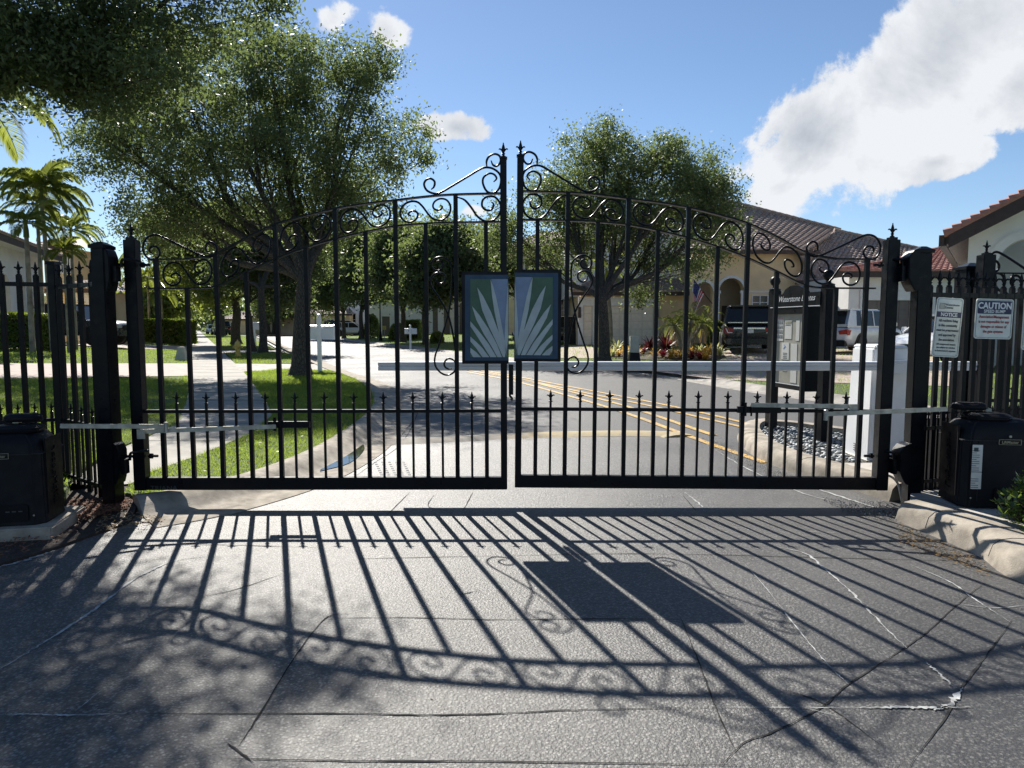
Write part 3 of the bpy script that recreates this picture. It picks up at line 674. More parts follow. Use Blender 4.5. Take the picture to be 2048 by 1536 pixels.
def build_leaf(side):
    """side -1 = left leaf, modelled in place; +1 mirrors the layout about the gate's middle"""
    def X(x): return x if side < 0 else 2 * CX - x
    hx = gpt(273, 700).x; mx = gpt(1008, 640).x
    lab = ('left leaf of the black arched iron gate, hinged to the left gate post' if side < 0 else
           'right leaf of the black arched iron gate, hinged beside the warning signs')
    g = thing('gate_leaf', lab, 'gate', (X(hx), GY, .14), 0, 'two leaves of the iron driveway gate')
    up = [Vector((X(p.x), GY, p.z)) for p in arch(UP_L)]; lo = [Vector((X(p.x), GY, p.z)) for p in arch(LO_L)]
    upl, lol = arch(UP_L), arch(LO_L)
    # stiles
    mb = MB(); z1 = gpt(275, 480).z; mb.box(X(hx) - .048, X(hx) + .048, GY - .045, GY + .05, .14, z1); st = mb.build('hinge_stile', BLK, g, bevel=.004)
    mb = MB(); mb.box(X(hx) - .03, X(hx) + .03, GY - .03, GY + .03, z1, z1 + .02); mb.build('finial_base', BLK, st)
    add_finial(st, X(hx), GY, z1 + .02, .115)
    z1 = gpt(1010, 319).z; mb = MB(); mb.box(X(mx) - .026, X(mx) + .026, GY - .026, GY + .026, .14, z1); st = mb.build('meeting_stile', BLK, g, bevel=.003)
    mb = MB(); mb.box(X(mx) - .031, X(mx) + .031, GY - .031, GY + .031, z1, z1 + .012); mb.build('finial_base', BLK, st); add_finial(st, X(mx), GY, z1 + .012, .115)
    # rails
    mb = MB(); mb.box(X(hx), X(mx), GY - .027, GY + .027, .14, .243); mb.build('bottom_rail', BLK, g, bevel=.003)
    mb = MB(); mb.box(X(hx), X(mx), GY - .024, GY + .010, gpt(600, 822).z - .015, gpt(600, 822).z + .012); mb.build('middle_rail', BLK, g)
    sm = lambda pts: [pts[0]] + catmull(pts[1:], 4)
    mb = MB(); mb.ribbonbar(sm(up), .05, .012); mb.build('arched_top_rail', BLK, g)
    mb = MB(); mb.ribbonbar(sm(lo), .05, .012); mb.build('arched_lower_rail', BLK, g)
    # bars
    xs = [-.207 - .2425 * k for k in range(12)]; zsign0, zsign1 = gpt(970, 727).z, gpt(970, 546).z
    for k, x in enumerate(xs):
        if x < hx + .08: continue
        top = interp(upl if (k % 2 == 1) else lol, x)
        if k == 0:
            bar(g, X(x), GY, .243, zsign0, .032); bar(g, X(x), GY, zsign1, top, .032)
        else: bar(g, X(x), GY, .243, top, .034 if k % 2 else .031)
    zm = gpt(600, 822).z + .012
    for k in range(12):
        x = -.207 + .121 - .2425 * k
        if k == 0: continue
        if x < hx + .1: continue
        bar(g, X(x), GY, .243, zm + .05, .018, 'picket', fin=.10)
    # scroll work between the arched rails
    bays = [(-2.873 + .03, -2.388 - .017, 1), (-2.388 + .017, -1.904 - .017, 1), (-1.904 + .017, -1.419 - .017, 1), (-1.419 + .017, -.935 - .017, 1), (-.935 + .017, -.45 - .017, 1)]
    for x0, x1, _ in bays:
        pts = []
        for a, b in SCR:
            x = x0 + (x1 - x0) * a; zl, zu = interp(lol, x) + .012, interp(upl, x) - .012
            pts.append(Vector((X(x), GY, zl + (zu - zl) * b)))
        mb = MB(); P = catmull(pts, 4); n = len(P); mb.tube(P, [.0085 * min(1, .45 + min(i, n - 1 - i) / 10) for i in range(n)], 6); mb.build('scroll', BLK, g, smooth=2)
    def trace(px, name='scroll', r=.009, n=5):
        P = catmull([Vector((X(gpt(u, v).x), GY, gpt(u, v).z)) for u, v in px], n); k = len(P); mb = MB()
        mb.tube(P, [r * min(1, .5 + min(i, k - 1 - i) / 12) for i in range(k)], 6); return mb.build(name, BLK, g, smooth=2)
    trace([(914, 395), (930, 401), (944, 417), (955, 433), (970, 443), (988, 441), (1000, 428), (1002, 411), (992, 396), (978, 394), (967, 400), (965, 413), (973, 421), (984, 420), (988, 410), (984, 405)])
    # crest brackets
    trace([(988, 365), (994, 358), (989, 350), (979, 348), (968, 356), (967, 369), (975, 384), (988, 387), (999, 378), (1003, 362), (1000, 349), (990, 340), (978, 336), (964, 338), (940, 352), (905, 373), (884, 385), (870, 388), (855, 382), (849, 370), (853, 361), (862, 358), (870, 364), (869, 374), (863, 380)])
    trace([(983, 322), (987, 331), (995, 333), (1002, 324), (1000, 313), (990, 309), (979, 314), (974, 324), (975, 337)])
    trace([(306, 508), (300, 502), (303, 494), (313, 493), (320, 503), (317, 514), (306, 519), (295, 515), (287, 502), (288, 487), (297, 474), (312, 470), (330, 476), (365, 493), (395, 507), (414, 514), (427, 511), (434, 500), (431, 490), (421, 484), (413, 490), (413, 501), (420, 504)])
    # tall ornaments beside the emblem
    Z5 = lambda L: [(850 + a / 5.12, 500 + b / 5.12) for a, b in L]
    trace(Z5([(112, 285), (120, 325), (160, 350), (205, 322), (208, 265), (160, 238), (100, 250), (62, 310), (72, 380), (150, 500), (235, 655), (285, 850), (318, 1080), (325, 1190), (292, 1260), (220, 1285), (150, 1250), (105, 1180), (106, 1090), (150, 960), (230, 700), (270, 470), (278, 200), (240, 112), (165, 76), (95, 100), (68, 155), (90, 200), (135, 215), (178, 190), (182, 145), (150, 115), (115, 125)]), r=.0078, n=4)
    trace(Z5([(322, 1180), (290, 1130), (235, 1118), (200, 1160), (207, 1200), (240, 1222), (275, 1218)]), r=.0078)
    # emblem panel: frame, coloured fields, pale blades
    def q(a, b, y=0.): p = gpt(850 + a / 5.12, 500 + b / 5.12); return (X(p.x), GY + y, p.z)
    mb = MB(); x0, z0 = q(384, 1168)[0], q(384, 1168)[2]; x1, z1 = q(859, 228)[0], q(859, 228)[2]
    xa, xb = min(x0, x1), max(x0, x1)
    panel = MB().box(xa, xb, GY - .030, GY + .03, z0, z1).build('emblem_panel', BLK, g, bevel=.003)
    def poly(name, L, dep, mat):
        mb = MB(); P = [q(a, b, 0)[::2] for a, b in L]; yy = GY - .030
        mb.prism(P, lambda a, b, d: (a, yy - dep + d * dep, b), 1.0); return mb.build(name, mat, panel)
    poly('blue_border', [(415, 262), (857, 262), (857, 1135), (415, 1135)], .003, M['signblue'])
    poly('green_field', [(470, 305), (855, 305), (855, 1100), (470, 1100)], .006, M['signgreen'])
    poly('slate_wedge', [(682, 307), (850, 307), (850, 420), (822, 925), (800, 880), (760, 650), (720, 450)], .009, M['signsky'])
    blades_ = [[(675, 307), (700, 370), (735, 500), (775, 700), (818, 930), (838, 1060), (838, 1090), (812, 1000), (760, 850), (715, 640), (690, 470)],
               [(856, 330), (856, 900), (834, 1080), (818, 940), (822, 780), (835, 600)],
               [(540, 390), (600, 480), (680, 640), (760, 850), (828, 1050), (822, 1100), (802, 1100), (740, 960), (660, 790), (590, 620)],
               [(487, 580), (560, 670), (660, 820), (740, 970), (790, 1100), (745, 1100), (690, 1000), (610, 870), (530, 720)],
               [(470, 735), (560, 840), (660, 970), (735, 1100), (672, 1100), (610, 1000), (540, 890), (470, 785)],
               [(470, 890), (530, 945), (590, 1005), (662, 1100), (592, 1100), (530, 1010), (470, 940)],
               [(470, 1005), (530, 1050), (577, 1100), (497, 1100), (470, 1052)]]
    for L in blades_: poly('blade', L, .012, M['signpale'])
    # hinge bolts
    for zz in (gpt(275, 530).z, gpt(275, 912).z):
        s = -1
        mb = MB(); mb.tube([(X(hx) , GY, zz), (X(hx - .13), GY - .02, zz)], .013, 8); mb.tube([(X(hx + .06), GY, zz), (X(hx + .14), GY, zz)], .011, 8); mb.tube([(X(hx + .075), GY, zz), (X(hx + .095), GY, zz)], .024, 6)
        mb.build('hinge_bolt', BLK, g, smooth=True)
    # operator bracket on the leaf
    if side < 0: bx0, bx1, bz = gpt(540, 846).x, gpt(623, 846).x, gpt(580, 848).z
    else: bx0, bx1, bz = gpt(1470, 820).x, gpt(1556, 820).x, gpt(1500, 820).z
    mb = MB(); mb.box(bx0, bx1, GY - .055, GY - .028, bz - .026, bz + .026); mb.tube([(bx0 + .06, GY - .06, bz - .05), (bx0 + .06, GY - .06, bz + .06)], .012, 8); mb.tube([(bx0 + .11, GY - .06, bz - .05), (bx0 + .11, GY - .06, bz + .04)], .008, 8)
    mb.build('arm_bracket', BLK, g)
    if side < 0: text('lettering', 'TRIANA', gpt(301, 980, GY - .028) + Vector((0, -.001, 0)), .05, M['faintprint'], g, sx=1.25)
    g.rotation_euler = (0, R(-.08) if side < 0 else R(-.42) * -1, 0)
    if side > 0: g.rotation_euler = (0, R(.40), 0)
    return g
def text(name, body, loc, size, mat, parent=None, sx=1., align='LEFT', shear=0., rot=(PI / 2, 0, 0), bold=0., ext=.0006, world=True, font_sp=1.):
    cu = bpy.data.curves.new(name, 'FONT'); cu.body = body; cu.size = size; cu.align_x = align; cu.shear = shear; cu.offset = bold; cu.extrude = ext; cu.space_character = font_sp; cu.resolution_u = 2
    cu.materials.append(mat); o = bpy.data.objects.new(name, cu); link(o); o.scale = (sx, 1, 1); o.rotation_euler = rot; o.location = loc
    dg = bpy.context.evaluated_depsgraph_get(); dg.update(); me = bpy.data.meshes.new_from_object(o.evaluated_get(dg)); nm = o.name
    bpy.data.objects.remove(o); o = bpy.data.objects.new(name, me); link(o); o.scale = (sx, 1, 1); o.rotation_euler = rot; o.location = loc
    if parent is not None:
        o.parent = parent
        if world: o.location = Vector(loc) - Vector(parent.location) - (Vector(parent.parent.location) if parent.parent else Vector())
    return o
build_leaf(-1); build_leaf(1)
# chain and padlock hook between the stiles
t_ = thing('gate_latch', 'black latch plate hanging in the gap between the two gate leaves', 'latch', (CX, GY, 1.1))
MB().box(CX - .019, CX + .019, GY - .01, GY + .02, .93, 1.18).build('plate', BLK, t_)
MB().tube(catmull([(CX - .004, GY - .01, .95), (CX - .010, GY - .015, .925), (CX + .006, GY - .015, .905), (CX + .008, GY - .01, .885)], 4), .009, 6).build('hook', BLK, t_)

# ---- posts
def gate_post(u0, u1, vtop, Y, side, label, zb=0., hs=1., dp=None):
    x0, x1 = gpt(u0, vtop + 12, Y).x, gpt(u1, vtop + 12, Y).x; cx = (x0 + x1) / 2; w = dp or (x1 - x0); zt = gpt(u0, vtop + 8, Y - .08).z
    p = thing('gate_post', label, 'post', (cx, Y, zb), 0, 'square gate posts with caps')
    MB().box(x0, x1, Y - w / 2, Y + w / 2, zb - .1, zt).build('shaft', BLK, p, bevel=.006)
    mb = MB(); e = .012; mb.box(x0 - e, x1 + e, Y - w / 2 - e, Y + w / 2 + e, zt, zt + .028)
    mb.box(x0 - e * .6, x1 + e * .6, Y - w / 2 - e * .6, Y + w / 2 + e * .6, zt + .028, zt + .055, taper=.35); mb.build('cap', BLK, p, bevel=.003)
    s = -side     # towards the gate
    xin = x1 if s > 0 else x0
    for zc, up in ((gpt(u0, 540, Y).z, 1), (gpt(u0, 925, Y).z, 0)):
        # six-sided hinge housing bolted to the inner face
        prof = [(a * hs, b) for a, b in [(0, -.17), (0, .17), (.045, .15), (.085, .10), (.085, -.06), (.06, -.12), (.03, -.17)]]
        mb = MB(); mb.prism([(a, b) for a, b in prof], lambda a, b, d: (xin + s * a, Y - .07 + d, zc + b), .14)
        h = mb.build('hinge_housing', BLK, p, bevel=.005)
        MB().box(xin + s * .088 * hs - (.0 if s > 0 else .03), xin + s * .088 * hs + (.03 if s > 0 else 0), Y - .035, Y + .035, zc - .09, zc + .03).build('hinge_block', BLK, h)
        mb = MB(); mb.tube(catmull([(xin + s * .10, Y - .01, zc + .02), (xin + s * .105, Y - .01, zc + .07), (xin + s * .13, Y, zc + .085), (xin + s * .19, Y + .1, zc + .08)], 4), .011, 7); mb.build('hinge_hook', BLK, h, smooth=True)
    return p
gate_post(191, 217, 488, 5.66, -1, 'left gate post, thick black square steel post with a cap beside the red mulch', hs=.45, dp=.15)
gate_post(1831, 1858, 497, 5.72, 1, 'right gate post, thick black square steel post with a cap left of the notice sign', .0)

# ---- fences
def fence(name_label, A, B, n, top, railz, midz, lowz, zb, group, w=.034, picket=True, first=.5, finial=.12, post=None):
    A, B = Vector((*A, 0)), Vector((*B, 0)); f = thing('iron_fence', name_label, 'fence', (A.x, A.y, 0), 0, group)
    d = (B - A).normalized()
    for nm, z, h in (('top_rail', railz, .036), ('middle_rail', midz, .03), ('lower_rail', lowz, .03)):
        mb = MB(); mb.beam((A.x, A.y, z), (B.x, B.y, z), .036, h); mb.build(nm, BLK, f)
    for k in range(n):
        p = A + (B - A) * ((k + first) / n)
        bar(f, p.x, p.y, zb, top - finial, w, fin=finial)
        if picket and (k + first + .5) / n < 1.02:
            p = A + (B - A) * ((k + first + .5) / n); bar(f, p.x, p.y, zb, midz + .07, .018, 'picket', fin=.09)
    return f
P1 = gpt(108, 560, 6.3); zA = gpt(110, 524, 6.25).z
fence('spear-topped iron fence running out of the left picture edge behind the operator box', (-6.4, 5.2), (P1.x, P1.y), 21, gpt(70, 522, 6.15).z, gpt(60, 567, 6.1).z, .66, .17, .03, 'spear-topped iron fence panels', first=.93)
fence('short angled iron fence panel between the left gate post and the capped fence post', (P1.x, P1.y), (gpt(194, 560, 5.75).x, 5.75), 4, gpt(172, 522, 6.0).z, gpt(172, 570, 5.9).z, .66, .17, .03, 'spear-topped iron fence panels')
pp = thing('fence_post', 'slim capped black fence post where the left fence turns towards the gate', 'post', (P1.x, P1.y, 0))
MB().box(P1.x - .034, P1.x + .034, P1.y - .043, P1.y + .043, -.05, gpt(129, 530, 6.3).z).build('shaft', BLK, pp, bevel=.004)
MB().box(P1.x - .043, P1.x + .043, P1.y - .053, P1.y + .053, gpt(129, 530, 6.3).z, gpt(129, 530, 6.3).z + .03, taper=.9).build('cap', BLK, pp)
C0 = gpt(1857, 600, 5.75); C1 = (C0.x + 1.25, C0.y + .42)
fence('right iron fence carrying the warning signs, spear-topped bars behind the operator box', (C0.x, C0.y), C1, 13, gpt(1884, 541, 5.85).z, gpt(1870, 590, 5.8).z, .66, .22, .14, 'spear-topped iron fence panels', finial=.13, first=.1)
# entry gate beyond the fence
pq = Vector(vp(1940, 560, 7.25))
pp = thing('gate_post', 'capped black post of the entry gate, showing above the right fence', 'post', (pq.x, 7.25, .1))
MB().box(pq.x - .1, pq.x + .1, 7.15, 7.35, .1, gpt(1940, 540, 7.25).z).build('shaft', BLK, pp, bevel=.005)
mb = MB(); zt = gpt(1940, 540, 7.25).z; mb.box(pq.x - .115, pq.x + .115, 7.135, 7.365, zt, zt + .03); mb.box(pq.x - .1, pq.x + .1, 7.15, 7.35, zt + .03, zt + .07, taper=.2); mb.build('cap', BLK, pp)
eg = thing('gate_leaf', 'entry gate leaf with scroll crest, partly hidden behind the right fence', 'gate', (vp(1970, 560, 7.0)[0], 7.0, .14))
ex = eg.location.x; zt = gpt(1970, 510, 7.0).z
st = MB().box(ex - .06, ex + .06, 6.94, 7.06, .14, zt).build('hinge_stile', BLK, eg, bevel=.004); MB().box(ex - .03, ex + .03, 6.97, 7.03, zt, zt + .02).build('finial_base', BLK, st); add_finial(st, ex, 7.0, zt + .02, .12)
E7 = lambda u, v: Vector(vp(u, v, 7.0))
def etrace(px, r=.012): 
    P = catmull([E7(*p) for p in px], 5); k = len(P); MB().tube(P, [r * min(1, .5 + min(i, k - 1 - i) / 12) for i in range(k)], 6).build('scroll', BLK, eg, smooth=2)
etrace([(1988, 535), (1985, 525), (1991, 521), (1998, 530), (1996, 540), (1988, 543), (1982, 536), (1980, 520), (1984, 508), (1993, 504), (2004, 508), (2030, 524), (2060, 544), (2080, 552), (2092, 548), (2096, 536), (2088, 526)])
etrace([(2012, 588), (2000, 582), (1990, 570), (1986, 556), (1992, 547), (2003, 549), (2010, 562), (2008, 575), (2015, 588), (2028, 590), (2040, 580), (2044, 564), (2036, 552), (2024, 554), (2022, 568), (2030, 574)])
mb = MB(); mb.ribbonbar([E7(1978, 546), E7(2048, 547), E7(2110, 532), E7(2200, 505)], .05, .014); mb.build('arched_top_rail', BLK, eg)
mb = MB(); mb.ribbonbar([E7(1978, 596), E7(2048, 597), E7(2110, 582), E7(2200, 555)], .05, .014); mb.build('arched_lower_rail', BLK, eg)
MB().box(ex, ex + 1.3, 6.97, 7.03, .14, .24).build('bottom_rail', BLK, eg); MB().box(ex, ex + 1.3, 6.98, 7.02, .74, .77).build('middle_rail', BLK, eg)
for k in range(1, 6): bar(eg, ex + .22 * k, 7.0, .24, E7(1990, 590).z, .034)
for k in range(5): bar(eg, ex + .11 + .22 * k, 7.0, .24, .82, .018, 'picket', fin=.10)

# ---- signs on the right fence
def rrect(x0, x1, z0, z1, r, n=5):
    out = []
    for cx, cz, a0 in ((x1 - r, z1 - r, 0), (x0 + r, z1 - r, 90), (x0 + r, z0 + r, 180), (x1 - r, z0 + r, 270)):
        for k in range(n + 1): a = R(a0 + 90 * k / n); out.append((cx + r * math.cos(a), cz + r * math.sin(a)))
    return out
def sign(label, wd, ht, loc, rz, roll=0., group=None):
    s = thing('metal_sign', label, 'sign', loc, rz, group); s.rotation_euler = (0, roll, rz)
    def plate(name, x0, x1, z0, z1, r, y0, y1, mat, parent=s): mb = MB(); mb.prism(rrect(x0, x1, z0, z1, r), lambda a, b, d: (a, y0 + (y1 - y0) * d, b), 1.0); return mb.build(name, mat, parent, world=False)
    pl = plate('plate', -wd / 2, wd / 2, -ht / 2, ht / 2, .022, -.004, 0, M['signwhite'])
    # printed outline: four thin bars
    e = .010; mb = MB(); rr = rrect(-wd / 2 + e, wd / 2 - e, -ht / 2 + e, ht / 2 - e, .016)
    mb.tube([(a, -.0045, b) for a, b in rr] + [(rr[0][0], -.0045, rr[0][1])], .0014, 4); mb.build('border_line', M['navy'], s, world=False)
    for sx in (-1, 1):
        for sz in (-1, 1): MB().lathe([(.004, 0), (.003, .002)], seg=6).build('bolt', M['galv'], s, world=False).matrix_local = Matrix.Translation((sx * (wd / 2 - .022), -.004, sz * (ht / 2 - .02))) @ Matrix.Rotation(PI / 2, 4, 'X')
    return s, plate
fd = Vector((C1[0] - C0.x, C1[1] - C0.y, 0)).normalized(); rz = math.atan2(fd.y, fd.x)
def onfence(u, v):
    d = ray(u, v); n = Vector((-fd.y, fd.x, 0)); O = Vector((C0.x, C0.y, 0)) - n * .04; t0 = (O - Vector((0, 0, H))).dot(n) / Vector(d).dot(n); return Vector((0, 0, H)) + Vector(d) * t0
a, b = onfence(1857, 655), onfence(1909, 655); wd = (b - a).length * 1.0
rs = rz * .25
c = onfence(1884, 655); wd = .225
s, plate = sign('tall white notice sign to residents, blue NOTICE band, on the right fence', wd, .47, (c.x + .0, c.y - .07, c.z), rs, R(3.2))
TX = lambda body, x, z, size, mat, sx=1., al='CENTER', bold=0., sh=0., par=None: text('lettering', body, (x, -.0055, z), size, mat, par or s, sx, al, sh, bold=bold, world=False)
plate('blue_band', -wd / 2 + .012, wd / 2 - .012, .080, .124, .001, -.0052, -.004, M['navy'])
mb = MB(); mb.prism([(-.085, .145), (-.045, .145), (-.045, .190), (-.085, .190)], lambda a, b, d: (a, -.0055 + .0015 * d, b), 1.0); lg = mb.build('logo_square', M['utilgreen'], s, world=False)
mb = MB(); mb.tube([(-.085, -.006, .145), (-.045, -.006, .145), (-.045, -.006, .190), (-.085, -.006, .190), (-.085, -.006, .145)], .0012, 4); mb.build('logo_outline', M['darkprint'], s, world=False)
TX('Waterstone', -.040, .172, .0245, M['darkprint'], 1., 'LEFT', .0004); TX('Estates', -.040, .150, .0245, M['darkprint'], 1., 'LEFT', .0004)
TX('NOTICE', 0, .0885, .040, M['whiteprint'], .95, bold=.0012)
for i, ln in enumerate(('All residents living', 'in this community', 'must be prescreened', 'and approved by', 'the association.')): TX(ln, 0, .045 - i * .038, .0285, M['darkprint'], .76, bold=.0006)
for i, ln in enumerate(('All unapproved tenants', 'are subject to eviction', "at homeowner's expense.")): TX(ln, 0, -.140 - i * .026, .020, M['darkprint'], .86, bold=.0004)
c = onfence(1987, 638)
k_ = 5.55 / c.y; c = Vector((0, 0, H)) + (c - Vector((0, 0, H))) * .92
s, plate = sign('square white CAUTION speed bump sign with blue heading on the right fence', .305, .305, (c.x, c.y, c.z), rs, R(1.5)); wd = .305
plate('blue_band', -.137, .137, .038, .137, .010, -.0052, -.004, M['navy'])
TX('CAUTION', 0, .078, .066, M['whiteprint'], .92, bold=.002); TX('SPEED BUMP', 0, .046, .034, M['whiteprint'], .92, bold=.0006)
for i, ln in enumerate(('Association/Management', 'is not responsible for any', 'damages or misuse of', 'the gate systems.')): TX(ln, 0, .006 - i * .037, .030, M['redprint'], .80, bold=.0006)
c = Vector(vp(2068, 652, 5.95))
s, plate = sign('edge of another white notice sign cut off by the right picture edge', .21, .40, (c.x, c.y, c.z), rs, R(1)); wd = .21
plate('yellow_band', -.09, .09, -.16, -.06, .001, -.0052, -.004, M['yellowsign'])

# ---- gate operators
def operator(label, ox, oy, zb, rz, mir, grp='swing gate operators'):
    o = thing('gate_operator', label, 'gate operator', (ox, oy, zb), rz, grp)
    w, d, h = (.285 if mir > 0 else .25), .205, .72
    def ring(hw, hd, ch, z, oy_=0.): return [(x, y + oy_, z) for x, y in ((-hw + ch, -hd), (hw - ch, -hd), (hw, -hd + ch), (hw, hd - ch), (hw - ch, hd), (-hw + ch, hd), (-hw, hd - ch), (-hw, -hd + ch))]
    mb = MB(); rings = [ring(w + .012, d + .012, .06, 0), ring(w, d, .055, .05), ring(w - .008, d - .006, .05, .50), ring(w - .02, d - .02, .05, .57), ring(w - .055, d - .05, .05, .625), ring(w - .10, d - .08, .04, .65)]
    mb.v = [p for r in rings for p in r]; mb.f = [tuple(range(8))[::-1], tuple(40 + k for k in range(8))] + [(i * 8 + k, i * 8 + (k + 1) % 8, (i + 1) * 8 + (k + 1) % 8, (i + 1) * 8 + k) for i in range(5) for k in range(8)]; mb.mi = [0] * len(mb.f)
    body = mb.build('cover', M['blacksat'], o, world=False, bevel=.012, smooth=True)
    mb = MB(); r1, r2, r3 = ring(.15, .115, .05, .64), ring(.155, .12, .05, .665), ring(.125, .10, .045, .688)
    mb.v = r1 + r2 + r3; mb.f = [tuple(range(8))[::-1], tuple(16 + k for k in range(8))] + [(i * 8 + k, i * 8 + (k + 1) % 8, (i + 1) * 8 + (k + 1) % 8, (i + 1) * 8 + k) for i in range(2) for k in range(8)]; mb.mi = [0] * len(mb.f)
    mb.build('lid', M['blacksat'], o, world=False, bevel=.008, smooth=True).location = (.05 * -mir, -.02, 0)
    mb = MB(); r1, r2 = ring(.125, .065, .04, .69), ring(.105, .05, .035, .755); mb.v = ring(.125, .065, .04, .70) + ring(.13, .07, .04, .725) + r2
    mb.f = [tuple(range(8))[::-1], tuple(16 + k for k in range(8))] + [(i * 8 + k, i * 8 + (k + 1) % 8, (i + 1) * 8 + (k + 1) % 8, (i + 1) * 8 + k) for i in range(2) for k in range(8)]; mb.mi = [0] * len(mb.f)
    mb.build('arm_housing', M['blacksat'], o, world=False, bevel=.01, smooth=True).location = (-.13 if mir > 0 else .04, .08, 0)
    MB().box(-.02, .02, .05, .10, .66, .71).build('arm_shaft', M['galv'], o, world=False)
    mb = MB(); mb.box(-w - .002, w + .002, -d - .002, d + .002, .498, .504); mb.box(-w * .62, -w * .62 + .004, -d - .003, -d, .05, .498); mb.build('cover_seam', M['tyre'], o, world=False)
    for sx_ in (-.9, .9):
        q_ = MB().lathe([(.007, 0), (.006, .003)], seg=8).build('screw', M['galv'], o, world=False); q_.matrix_local = Matrix.Translation((sx_ * w * .85, -d - .002, .07)) @ Matrix.Rotation(PI / 2, 4, 'X')
    # side fin with raised lettering, facing the gate
    sx = -mir
    mb = MB(); mb.box(sx * (w + .001) - .006, sx * (w + .001) + .006, -d + .07, d - .06, .06, .60); fin = mb.build('side_panel', M['blacksat'], o, world=False, bevel=.004)
    text('lettering', 'LiftMaster', (sx * (w + .009), (.035 if mir > 0 else -.035) , .10), .105, M['blacksat'], o, 1.0, 'LEFT', rot=(0, R(-90), R(180) if mir > 0 else 0), ext=.004, world=False)
    # badge
    bx = (.03 if mir > 0 else -.02)
    mb = MB(); 
    for a, b in (((bx - .075, .475), (bx + .075, .475)), ((bx + .075, .475), (bx + .075, .512)), ((bx + .075, .512), (bx - .075, .512)), ((bx - .075, .512), (bx - .075, .475))): mb.beam((a[0], -d - .005, a[1]), (b[0], -d - .005, b[1]), .003, .0025)
    mb.build('badge_frame', M['goldprint'], o, world=False)
    text('lettering', 'LiftMaster', (bx, -d - .006, .484), .028, M['goldprint'], o, 1.0, 'CENTER', bold=.0006, world=False)
    MB().lathe([(.010, 0), (.010, .004), (.006, .006)], seg=10).build('lock', M['galv'], o, world=False).matrix_local = Matrix.Translation((bx, -d - .001, .535)) @ Matrix.Rotation(PI / 2, 4, 'X')
    mb = MB(); mb.prism(rrect(-.11, .11, 0.03, .15, .02), lambda a, b, dd: (a + .05, -d - .010 + .008 * dd, b), 1.0); rec = mb.build('power_panel', M['blacksat'], o, world=False)
    for k in range(3): MB().box(.02 + k * .04, .045 + k * .04, -d - .013, -d - .010, .10, .108).build('panel_mark', M['faintprint'], o, world=False)
    return o, w, d
oR, w_, d_ = operator('black plastic gate operator box on the concrete island beside the leafy shrub', 3.65, 5.36, .15, R(-8), 1)
# warning stickers on its chamfer side
for (z0, z1) in ((.27, .47), (.14, .265)):
    mb = MB(); mb.box(-.225, -.155, -d_ - .010, -d_ - .007, z0, z1); st = mb.build('warning_sticker', M['paper'], oR, world=False)
    mb = MB()
    for k in range(int((z1 - z0) / .016) - 2): mb.box(-.228, -.175 - .02 * (k % 3 == 2), -d_ - .0115, -d_ - .010, z0 + .01 + k * .016, z0 + .014 + k * .016)
    mb.build('print_lines', M['darkprint'], st, world=False)
    if z0 > .2: mb = MB(); mb.box(-.215, -.185, -d_ - .0115, -d_ - .010, z1 - .05, z1 - .02); mb.build('warning_symbol', M['darkprint'], st, world=False)
oL, _, _ = operator('black plastic gate operator box on a low pad, cut by the left picture edge', -3.57, 5.03, .105, R(12), -1)
pd = thing('concrete_pad', 'low weathered concrete pad under the left operator box', 'pad', (-3.57, 5.03, 0), R(12)); MB().box(-.62, .33, -.29, .33, -.03, .105).build('slab', M['kerb'], pd, world=False, bevel=.01)
# arms
def arm(label, pts, ends):
    a = thing('operator_arm', label, 'arm', pts[0], 0, 'linked steel arms opening the gate leaves')
    for i, (p, q) in enumerate(((pts[0], pts[1]), (pts[2], pts[3]))):
        mb = MB(); mb.beam(p, q, .012, .034); b_ = mb.build('link_bar', M['galv'], a, bevel=.002)
    p = pts[1]; mb = MB(); mb.lathe([(.017, -.05), (.017, .03), (.01, .035)], p, 8); mb.build('pivot_pin', M['galv'], a)
    mb = MB(); q = pts[2]; mb.box(q[0] - .03, q[0] + .03, q[1] - .022, q[1] - .012, q[2] - .055, q[2] + .02); mb.build('stop_plate', M['galv'], a)
arm('folding steel operator arm reaching from the left operator box to the gate leaf', [vp(120, 852, 5.2), vp(332, 853, 5.52), vp(284, 863, 5.50), vp(552, 853, 5.70)], None)
arm('folding steel operator arm reaching from the right operator box to the gate leaf', [vp(1895, 818, 5.42), vp(1652, 828, 5.50), vp(1705, 813, 5.52), vp(1502, 810, 5.70)], None)
# photo cell and conduit by the right post
c = Vector(gp(1790, 960)); 
cd = MB().tube(catmull([(3.16, 6.02, .10), (3.13, 5.98, .20), (3.17, 5.92, .235), (3.23, 5.86, .18), (3.25, 5.80, .0)], 5), .010, 7).build('conduit', M['galv'], smooth=True); tag(cd, 'short looped grey conduit rising from the asphalt at the right gate post', 'conduit')
# ------------------------------------------------------------------ barrier and notice board on the island
bc = thing('barrier_cabinet', 'tall white tapered barrier cabinet standing on the pebbled island', 'barrier cabinet', (3.82, 7.36, .12))
MB().box(3.60, 4.02, 7.10, 7.62, .12, 1.27, taper=.84).build('housing', M['whitepaint'], bc, bevel=.015)
MB().box(3.58, 4.04, 7.08, 7.64, .10, .135).build('base_plate', M['galv'], bc)
mb = MB()
for k in range(4): mb.box(3.594, 3.603, 7.30, 7.40, .19 + .022 * k, .197 + .022 * k); mb.box(3.72, 3.80, 7.094, 7.103, .19 + .022 * k, .197 + .022 * k)
mb.build('vent', M['garagegrey'], bc); MB().box(3.64, 3.98, 7.12, 7.60, 1.268, 1.30, taper=.9).build('lid', M['whitepaint'], bc, bevel=.01)
ax0, ax1 = vp(757, 731, 6.98)[0], vp(1978, 733, 6.98)[0]; az_ = vp(1024, 732, 6.98)[2]
